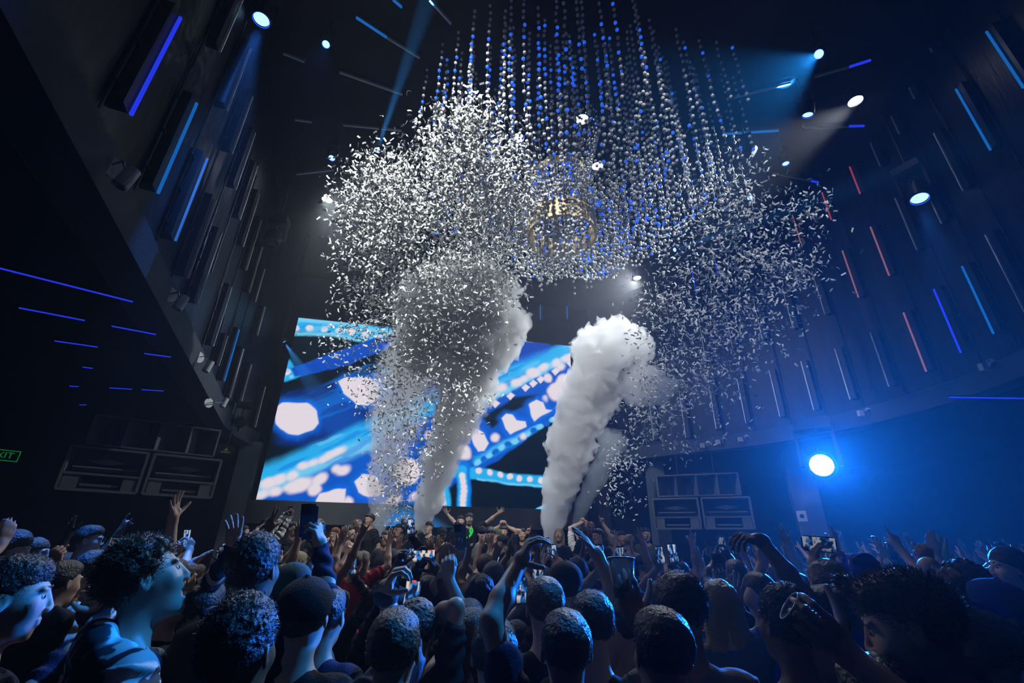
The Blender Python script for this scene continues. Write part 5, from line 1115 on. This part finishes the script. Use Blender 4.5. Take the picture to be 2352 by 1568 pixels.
ST = [
 (822, 1208, 8.3, dict(yaw=-1.2, look=(1, -.2, 0), skin='dark', hair='bald', shirt='black', s=1.05), 'bald person in a black jacket standing on the riser in profile'),
 (848, 1194, 8.9, dict(yaw=2.6, skin='tan', hair='short', shirt='black'), 'person in black behind the bald head at the thin smoke jet'),
 (803, 1222, 7.7, dict(yaw=2.6, look=(.8, -.3, 0), skin='fair', hair='long', hcol='black', shirt='black', sleeve='none', collar=False, s=.95), 'person in a strapless black top with long dark hair on the riser'),
 (735, 1205, 8.4, dict(yaw=-1.6, skin='dark', hair='bald', shirt='black'), 'person with a shaved grey-lit head behind the blue-lit phone hand'),
 (672, 1215, 8.2, dict(yaw=-1.3, look=(.9, -.2, .1), skin='fair', hair='short', shirt='black'), 'person in a black T-shirt in profile right of the white shirt'),
 (768, 1228, 7.9, dict(yaw=3.0, skin='fair', hair='wavy', hcol='red', shirt='maroon', s=.93, arms=[A(1, (778, 1232), (778, 1214), pose='point', n='away', reach=.4)]), 'person with reddish wavy hair lifting a finger on the riser'),
 (886, 1236, 7.7, dict(yaw=2.9, skin='tan', hair='short', shirt='charcoal', glasses=1, s=1.0), 'person with glasses in a patterned dark shirt among blue confetti'),
 (1015, 1228, 8.2, dict(yaw=2.8, look=(.3, -1, -.3), skin='tan', hair='cap', shirt='black'), 'person in a dark cap looking down left of the DJ'),
 (1058, 1197, 10.3, dict(yaw=3.1, skin='fair', hair='short', shirt='black', foot_z=.85), 'person half hidden behind the left shoulder of the DJ'),
 (1107, 1226, 8.0, dict(yaw=3.3, skin='fair', hair='cap', shirt='grey', s=.97), 'person in a pale cap below the right arm of the DJ'),
 (1126, 1228, 7.8, dict(yaw=2.4, look=(-.6, -.8, -.4), skin='tan', hair='short', shirt='black'), 'person looking down with short hair right of the DJ'),
 (1142, 1232, 8.3, dict(yaw=3.2, skin='tan', hair='beanie', capcol='olive', shirt='olive'), 'person in an olive cap standing on the riser right of the DJ'),
 (1150, 1246, 7.5, dict(yaw=2.0, look=(-1, -.1, 0), skin='fair', hair='bun', hcol='black', shirt='black', s=.94), 'person with pinned dark hair in profile facing the DJ'),
 (1157, 1222, 9.3, dict(yaw=3.14, skin='tan', hair='short', shirt='black', foot_z=.6, arms=[A(1, (1148, 1208), (1150, 1195), pose='grip', n='right', reach=.45), A(-1, (1164, 1208), (1160, 1195), pose='grip', n='left', reach=.45)]), 'person on the riser lifting both hands to film from the back'),
 (1222, 1246, 7.7, dict(yaw=3.0, skin='fair', hair='long', hcol='black', shirt='black', s=.93), 'person with long dark hair left of the laughing blond one'),
 (1237, 1248, 8.0, dict(yaw=3.1, skin='tan', hair='short', shirt='charcoal', glasses=1), 'person in sunglasses just left of the tall smoke jet'),
 (1284, 1230, 8.0, dict(yaw=2.5, look=(-.3, -1, .3), skin='fair', hair='long', hcol='blond', shirt='black', s=.95, mouth=1), 'laughing person with long blond hair at the foot of the tall smoke jet'),
 (1357, 1214, 8.1, dict(yaw=3.1, skin='dark', hair='bald', shirt='black', s=1.08, build=1.1), 'bald person in a black suit standing right of the tall smoke jet'),
 (1373, 1232, 7.6, dict(yaw=2.3, look=(-.9, -.4, 0), skin='fair', hair='short', shirt='black', collar=True), 'person in profile in front of the bald person in a suit'),
 (1405, 1236, 7.9, dict(yaw=3.1, skin='fair', hair='short', shirt='grey', sleeve='none', collar=False, arms=[A(-1, (1384, 1202), (1380, 1184), (1400, 1225), 'point', 'cam', .52)]), 'person pointing one tattooed arm to the ceiling beside the bald suit'),
 (1428, 1236, 8.2, dict(yaw=3.1, skin='tan', hair='short', shirt='black'), 'person peering over raised fingers right of the pointing arm'),
 (1445, 1246, 7.4, dict(yaw=0, skin='fair', hair='ponytail', hcol='blond', shirt='red', sleeve='none', collar=False, s=.94), 'person with a straight blond ponytail in a red top seen from behind'),
 (1484, 1228, 8.2, dict(yaw=3.1, skin='tan', hair='short', shirt='olive'), 'person in a camouflage-green shirt before the right pillar'),
 (915, 1218, 8.9, dict(yaw=3.1, skin='tan', hair='short', shirt='black', arms=[A(-1, (925, 1200), (930, 1186), pose='fist', n='cam', reach=.45)]), 'person raising an arm between the two smoke jets'),
 (985, 1212, 9.4, dict(yaw=2.7, skin='fair', hair='short', shirt='black', foot_z=.85, arms=[A(1, (982, 1200), (990, 1188), pose='grip', n='cam', reach=.4)]), 'person with a camera close behind the dense smoke jet'),
 (612, 1206, 9.0, dict(yaw=-1.0, skin='brown', hair='fuzzy', shirt='black'), 'person with dark hair behind the raised white sleeves'),
 (560, 1222, 8.4, dict(yaw=-1.2, look=(.9, 0, .1), skin='fair', hair='long', shirt='black', mouth=1, s=.95, arms=[A(1, (592, 1212), (604, 1202), pose='open', n='down', reach=.5)]), 'laughing person reaching an arm right beside the left pillar'),
 (1200, 1228, 9.2, dict(yaw=3.0, skin='tan', hair='short', shirt='black', arms=[A(1, (1214, 1224), (1215, 1208), pose='point', n='cam', reach=.38)]), 'person in the dark showing one small raised hand on the riser'),
 (1330, 1226, 8.8, dict(yaw=3.0, skin='fair', hair='short', shirt='white', arms=[A(1, (1335, 1200), (1340, 1186), pose='fist', n='cam', reach=.5), A(-1, (1344, 1206), (1347, 1192), pose='fist', n='cam', reach=.45)]), 'person in white lifting both hands behind the thin blue smoke')]
for px, py, d, k, lb in ST:
    kk = dict(voxel=.0095, foot_z=RZ_, fat=1.15); kk.update(k); P(px, py, d, label=lb, **kk)
pw = P(612, 1232, 7.3, foot_z=.35, yaw=-1.0, look=(.5, .8, .2), voxel=.008, skin='brown', hair='short', shirt='white', sleeve='long', arms=[A(-1, (655, 1180), (672, 1165), (630, 1215), 'grip', 'down', .57), A(1, (668, 1185), (675, 1165), (668, 1230), 'grip', 'left', .57)], label='person in a white long-sleeved shirt holding a phone high with both arms')
slab('floor_riser', [(-5.6, 6.9), (4.6, 7.3), (5.1, 10.95), (-6.6, 9.85)], 0, RZ_, M_black)
slab('floor_step', [(-4.9, 6.2), (-3.1, 6.3), (-3.1, 6.9), (-4.9, 6.88)], 0, .35, M_black)
# the DJ desk in front of him
dk = empty('dj_desk', (.0, 9.1, SZ_ - .3)); dc = at(1085, 1262, 8.9); dk.location = (dc[0], dc[1], RZ_); tag(dk, 'black DJ desk with a blue-lit front panel before the DJ', 'desk')
MB().box((0, 0, .5), (.95, .32, .5)).build('cabinet', M_black, dk); MB().box((0, -.33, .62), (.5, .01, .10)).build('front_light', M_bar_blue, dk); MB().box((0, 0, 1.02), (1.0, .36, .02)).build('worktop', M_metal, dk)
mix_ = empty('mixer', (dc[0], dc[1], RZ_ + 1.04)); tag(mix_, 'black DJ mixer and players on the desk', 'mixer')
g = MB()
for x in (-.6, 0, .6): g.box((x, 0, .05), (.2, .22, .05))
g.build('player_body', M_metal, mix_)
g = MB()
for x in (-.6, .6): g.lathe([(.0, .012), (.12, .012), (.13, 0)], (x, 0, .10), (0, 0, 1), 20)
g.build('jog_wheel', M_grey, mix_)
gr = empty('barrier_rail', (-.4, 6.85, 0)); tag(gr, 'thin dark metal barrier rail along the front of the riser', 'railing')
g = MB()
for x in np.linspace(-4.2, 4.2, 9): g.tube((x, .045 * x, 0), (x, .045 * x, 1.15), .02)
g.build('post', M_metal, gr); MB().tube((-4.3, -.19, 1.15), (4.3, .19, 1.15), .025).build('handrail', M_grey, gr)

# phones in raised hands
def in_hand(ob, i, w, label, portrait=True, **k):
    S, E, W, dr, nn = ob_info[ob.name][i]; C = W + dr * .115 + nn * .030; rt = nrm(np.cross(dr, nn)); look_ = nrm(CAM - C); X = rot(RT, FW, rp.uniform(-.12, .12))
    if k.get('back'): look_ = -look_
    return phone(C, X, look_, .075 if portrait else .155, .155 if portrait else .075, label, **k)
in_hand(pg, 0, 0, 'bright phone display held upright in the centre, recording the confetti', seed=3, bright=1.0, warm=1)
in_hand(ph, 1, 0, 'phone held sideways with a bright display above the dark fist', False, seed=4, bright=1.0, warm=1)
in_hand(pd, 0, 0, 'phone in a blue case held by the blue-lit hand', back=True, case=M_case_b)
in_hand(pq, 0, 0, 'phone held sideways between two cyan-lit hands at the right', False, seed=14, bright=.35)
in_hand(pw, 0, 0, 'dark phone lifted by the person in the white shirt', back=True)
HOLD = [(945, 1207, 4.9, 1, 'short', 'black', 'small upright phone display just above the sideways one', dict(seed=5, bright=.95)),
 (1235, 1326, 2.7, 1, 'short', 'charcoal', 'upright phone with a deep blue display right of the pinching hand', dict(seed=7, bright=.6)),
 (1377, 1272, 3.5, -1, 'long', 'black', 'phone display partly behind the long bent arm', dict(seed=8, bright=.9)),
 (1424, 1277, 3.4, 1, 'short', 'navy', 'dark blue phone display above the rim of the cup', dict(seed=9, bright=.35)),
 (1514, 1272, 4.3, -1, 'cap', 'black', 'tilted phone display, left of the adjoining pair near the pillar', dict(seed=10, bright=.6)),
 (1543, 1267, 4.0, 1, 'short', 'olive', 'bright tilted phone display, right of the adjoining pair near the pillar', dict(seed=11, bright=.85)),
 (1059, 1230, 3.0, -1, 'long', 'black', 'phone in a clear case turned back to camera below the DJ', dict(back=True, case=M_case_c)),
 (272, 1262, 2.7, 1, 'short', 'black', 'dim upright phone display behind the curly hair', dict(seed=15, bright=.15)),
 (812, 1298, 4.7, 1, 'bun', 'black', 'small phone display below the strapless black top', dict(seed=6, bright=.8)),
 (1140, 1288, 5.6, -1, 'short', 'charcoal', 'tiny phone display left of the pinching hand', dict(seed=16, bright=.7)),
 (1648, 1298, 3.1, 1, 'short', 'black', 'dark phone standing upright behind the blond hair', dict(back=True)),
 (1198, 1350, 2.9, -1, 'short', 'black', 'phone with a pale display left of the deep blue one', dict(seed=19, bright=.9))]
for px, py, d, sg, hr, sh, lb, k in HOLD:
    q = FPX / d; ob = P(px - sg * .13 * q, py + .40 * q, d - .12, voxel=.0075, yaw=.1 * sg, hair=hr, shirt=sh, sleeve='long' if d > 3 and sg > 0 else 'short', skin=rp.choice(['fair', 'tan', 'brown']), hcol=rp.choice(['black', 'brown']), s=.97,
        arms=[A(sg, (px, py + .115 * q), (px, py), (px + sg * .1 * q, py + .4 * q), 'grip', 'cam', .42)], label='person holding up the ' + lb.split(',')[0])
    in_hand(ob, 0, 0, lb, **k)
M_cup = mat('clear_plastic', (.85, .93, 1.0), rough=.12, trans=.88, ior=1.15); M_beer = mat('pale_beer', (.75, .55, .10), rough=.1, trans=.5, ior=1.33)
M_rim = mat('cup_rim_plastic', (.65, .82, .90), rough=.25, coat=.8)
def cup(ob, i, hgt, r, label, tiltv, fill=.28, up=.10, off=.045):
    S, E, W, dr, nn = ob_info[ob.name][i]; C = W + dr * up + nrm(nn) * off
    ax = nrm(tiltv); o = empty('plastic_cup', C); tag(o, label, 'cup')
    MB().lathe([(r * .72, -hgt / 2), (r, hgt / 2), (r * .985, hgt / 2), (r * .70, -hgt / 2 + .004), (0, -hgt / 2 + .004), (0, -hgt / 2), (r * .72, -hgt / 2)], (0, 0, 0), ax, 36).build('cup_wall', M_cup, o, True)
    MB().lathe([(r * 1.0, hgt / 2 - .002), (r * 1.05, hgt / 2 - .001), (r * 1.06, hgt / 2 + .003), (r * 1.02, hgt / 2 + .005), (r * .985, hgt / 2 + .003), (r, hgt / 2 - .002)], (0, 0, 0), ax, 40).build('rim', M_rim, o, True)
    if fill: MB().lathe([(0, -hgt / 2 + .006), (r * .68, -hgt / 2 + .006), (r * (.70 + .28 * fill) - .002, -hgt / 2 + hgt * fill), (0, -hgt / 2 + hgt * fill)], (0, 0, 0), ax, 36).build('drink', M_beer, o, True)
cup(pl_, 0, .125, .046, 'clear plastic cup with a little pale beer held up, rim glowing cyan', (.02, .1, 1), up=.125, off=.05)
cup(ps, 0, .09, .036, 'small clear cup catching blue light in the low right hand', (-.75, .2, .62), 0, up=.08, off=.045)

# ------------------------------------------------------------------ the rest of the crowd: a few built people, copied and told apart
TPL = []
def tmpl(kind, **k):
    o = person(np.array([0, 0, 1.60]), voxel=.0105, fat=1.18, **k); o['_k'] = kind; TPL.append(o); return o
def aw(side, W, dr, pose, n, hint=None, **k): return dict(side=side, W=np.array(W), dir=np.array(dr, float), pose=pose, n=np.array(n, float), hint=np.array(hint or (side * .5, .1, 1.4), float), **k)
tmpl('with both open hands up', arms=[aw(-1, (-.27, .22, 1.82), (-.15, .1, 1), 'open', (0, 1, 0)), aw(1, (.27, .24, 1.80), (.15, .1, 1), 'open', (0, 1, 0))], hair='short')
tmpl('with one fist up', arms=[aw(1, (.22, .22, 1.86), (0, .1, 1), 'fist', (0, 1, 0))], hair='short', sleeve='long')
tmpl('pointing one finger up', arms=[aw(1, (.20, .26, 1.86), (.0, .2, 1), 'point', (0, 1, 0))], hair='long', hcol='brown', s=.95)
tmpl('holding a phone two-handed', arms=[aw(-1, (-.05, .36, 1.72), (.2, .1, 1), 'grip', (1, .1, 0)), aw(1, (.07, .36, 1.72), (-.2, .1, 1), 'grip', (-1, .1, 0))], hair='short')
tmpl('holding a phone one-handed', arms=[aw(1, (.16, .34, 1.78), (-.1, .05, 1), 'grip', (-1, .2, 0))], hair='long', hcol='black', s=.95)
tmpl('with one palm stretched forward', arms=[aw(-1, (-.18, .45, 1.66), (.0, .6, .8), 'open', (0, .8, -.6))], hair='fuzzy', sleeve='short')
tmpl('clapping overhead', arms=[aw(-1, (-.06, .26, 1.80), (.12, .1, 1), 'flat', (1, 0, 0)), aw(1, (.06, .26, 1.80), (-.12, .1, 1), 'flat', (-1, 0, 0))], hair='bun', s=.95, hcol='brown')
tmpl('with two fingers up', arms=[aw(-1, (-.24, .2, 1.86), (-.1, .1, 1), 'victory', (0, 1, 0))], hair='cap')
tmpl('with a hand lifted in front', arms=[aw(1, (.2, .36, 1.62), (.1, .3, 1), 'relax', (0, 1, 0)), aw(-1, (-.3, .2, 1.78), (-.4, .1, 1), 'open', (0, 1, 0))], hair='wavy', hcol='blond', s=.95)
tmpl('with both arms thrown high', arms=[aw(-1, (-.34, .10, 1.88), (-.4, .1, 1), 'wide', (0, 1, 0)), aw(1, (.32, .14, 1.90), (.35, .1, 1), 'horns', (0, 1, 0))], hair='short', sleeve='none', collar=False)
tmpl('standing with arms down', arms=(), hair='short')
def copy_tree(o, parent=None):
    c = o.copy(); COL.objects.link(c); c.parent = parent
    for ch in list(o.children): copy_tree(ch, c)
    return c
rq = random.Random(2024); SK = ['fair', 'fair', 'tan', 'tan', 'brown', 'dark']; CLS = ['black'] * 7 + ['charcoal'] * 4 + ['navy'] * 3 + ['grey', 'olive', 'olive', 'maroon', 'denim', 'teal', 'brown', 'brown', 'white', 'cream', 'red', 'blue', 'pink']
taken = [(o.location.x, o.location.y) for o in PEOPLE if '_k' not in o]
spots = []
for row, Y in enumerate(np.arange(1.9, 6.6, .56)):
    X0, X1 = -2.9 - .36 * (Y - 1.5), 6.4
    xlim = 1.22 * (Y * .911 + .2) + .4
    x = max(X0, -xlim) + rq.uniform(0, .3)
    while x < min(X1, xlim):
        spots.append((x + rq.uniform(-.09, .09), Y + rq.uniform(-.16, .16), row)); x += rq.uniform(.50, .68)
for row, Y in enumerate(np.arange(7.0, 13.0, .75)):
    x = 5.4 + rq.uniform(0, .3)
    while x < min(12.5, 1.2 * Y): spots.append((x, Y + rq.uniform(-.2, .2), 20 + row)); x += rq.uniform(.65, .95)
ZONES = [(-9, -2.2, 'beside the hanging speakers'), (-2.2, -.6, 'below the screen'), (-.6, .9, 'below the DJ'), (.9, 2.6, 'below the smoke jet'), (2.6, 4.8, 'below the curved wall'), (4.8, 15, 'under the balcony')]
HNAME = {'black': 'black', 'brown': 'brown', 'blond': 'blond', 'grey': 'grey', 'red': 'reddish'}
HERO = []
for o_ in PEOPLE:
    if '_k' in o_: continue
    pts = [np.array(o_.location) + np.array([0, 0, .0])] ; me_ = o_.data; zmax = max(v.co.z for v in me_.vertices)
    hd_ = np.array(o_['_h']); pts = [hd_, hd_ + [0, 0, .1]] + [q for i_ in ob_info[o_.name] if i_[2][2] > 1.35 for q in (i_[1], i_[2], i_[2] + i_[3] * .1)]
    for q in pts: HERO.append((*proj(q), (q - CAM) @ FW))
HERO = np.array(HERO)
def blocks(x, y):
    d = (np.array([x, y, 1.6]) - CAM) @ FW; a, b = proj((x, y, 1.62)); q = FPX / d; H_ = HERO[(HERO[:, 2] > d - .1) & (HERO[:, 2] < 5.2)]
    return ((np.abs(H_[:, 0] - a) < .20 * q) & (H_[:, 1] > b - .17 * q)).any()
seen = set(); nph = 0; cnt = 0
for (x, y, row) in spots:
    if any((x - a) ** 2 + (y - b) ** 2 < .34 ** 2 for a, b in taken): continue
    if 6.0 < y < 7.0 and -5.2 < x < -2.8: continue
    if y < 5.5 and blocks(x, y): continue
    z0 = 0
    if y > 6.7 and x < 5.3: continue
    if any(math.hypot(x - o_.bound_box[0][0] / 2 - o_.bound_box[6][0] / 2, y - o_.bound_box[0][1] / 2 - o_.bound_box[6][1] / 2) < .65 for o_ in bpy.data.objects if o_.name.startswith('pillar')): continue
    taken.append((x, y)); t = rq.choice(TPL[:-1] * 2 + TPL[-1:]) if y > 2.6 else rq.choice(TPL)
    if y < 3.4 and rq.random() < .7: t = TPL[-1]
    first = '_u' not in t; o = t if first else copy_tree(t); t['_u'] = 1
    hh = rq.uniform(.93, 1.05); o.location = (x, y, z0); o.scale = (hh, hh, hh); yaw = math.atan2(-(.4 - x), 10 - y) * .6 + rq.uniform(-.35, .35); o.rotation_euler = (0, 0, yaw)
    zone = next(zn for a, b, zn in ZONES if a <= x < b)
    for tr in range(60):
        sc_, cc, hc = rq.choice(SK), rq.choice(CLS), rq.choice(['black', 'black', 'brown', 'brown', 'blond', 'grey', 'red'])
        lb = f'person in {cc} with {HNAME[hc]} hair {t["_k"]}, {zone}'
        if lb not in seen: break
    else: lb = lb + f', row {cnt}'; print('DUP', lb)
    seen.add(lb); cnt += 1
    tag(o, lb, 'person', 'dancing crowd on the floor')
    for ob in [o] + list(o.children):
        if not ob.material_slots: continue
        nm_ = ob.name.split('.')[0]; m_ = SKN[sc_] if ob is o else CLM[cc] if nm_ == 'shirt' else HRM[hc] if nm_ == 'hair' else None
        if m_ is not None: ob.material_slots[0].link = 'OBJECT'; ob.material_slots[0].material = m_
    if 'phone' in t['_k'] and nph < 40:
        nph += 1; c, s_ = math.cos(yaw), math.sin(yaw); L = np.array([.01 if 'two' in t['_k'] else .13, .385 if 'two' in t['_k'] else .375, 1.83 if 'two' in t['_k'] else 1.87]) * hh
        C = np.array([x + c * L[0] - s_ * L[1], y + s_ * L[0] + c * L[1], z0 + L[2]]); lb2 = f'phone of the person in {cc} with {HNAME[hc]} hair {zone}'
        while lb2 in seen: lb2 += ' again'
        seen.add(lb2); phone(C, np.array([c, s_, 0]), np.array([s_, -c, -.15]), .075, .155, lb2, seed=40 + nph, bright=rq.choice([.25, .5, .8]))
for t in TPL:
    if '_u' not in t:
        for ch in list(t.children): bpy.data.objects.remove(ch)
        bpy.data.objects.remove(t)
for o in bpy.data.objects:
    for k_ in ('_k', '_u', '_h'):
        if k_ in o: del o[k_]
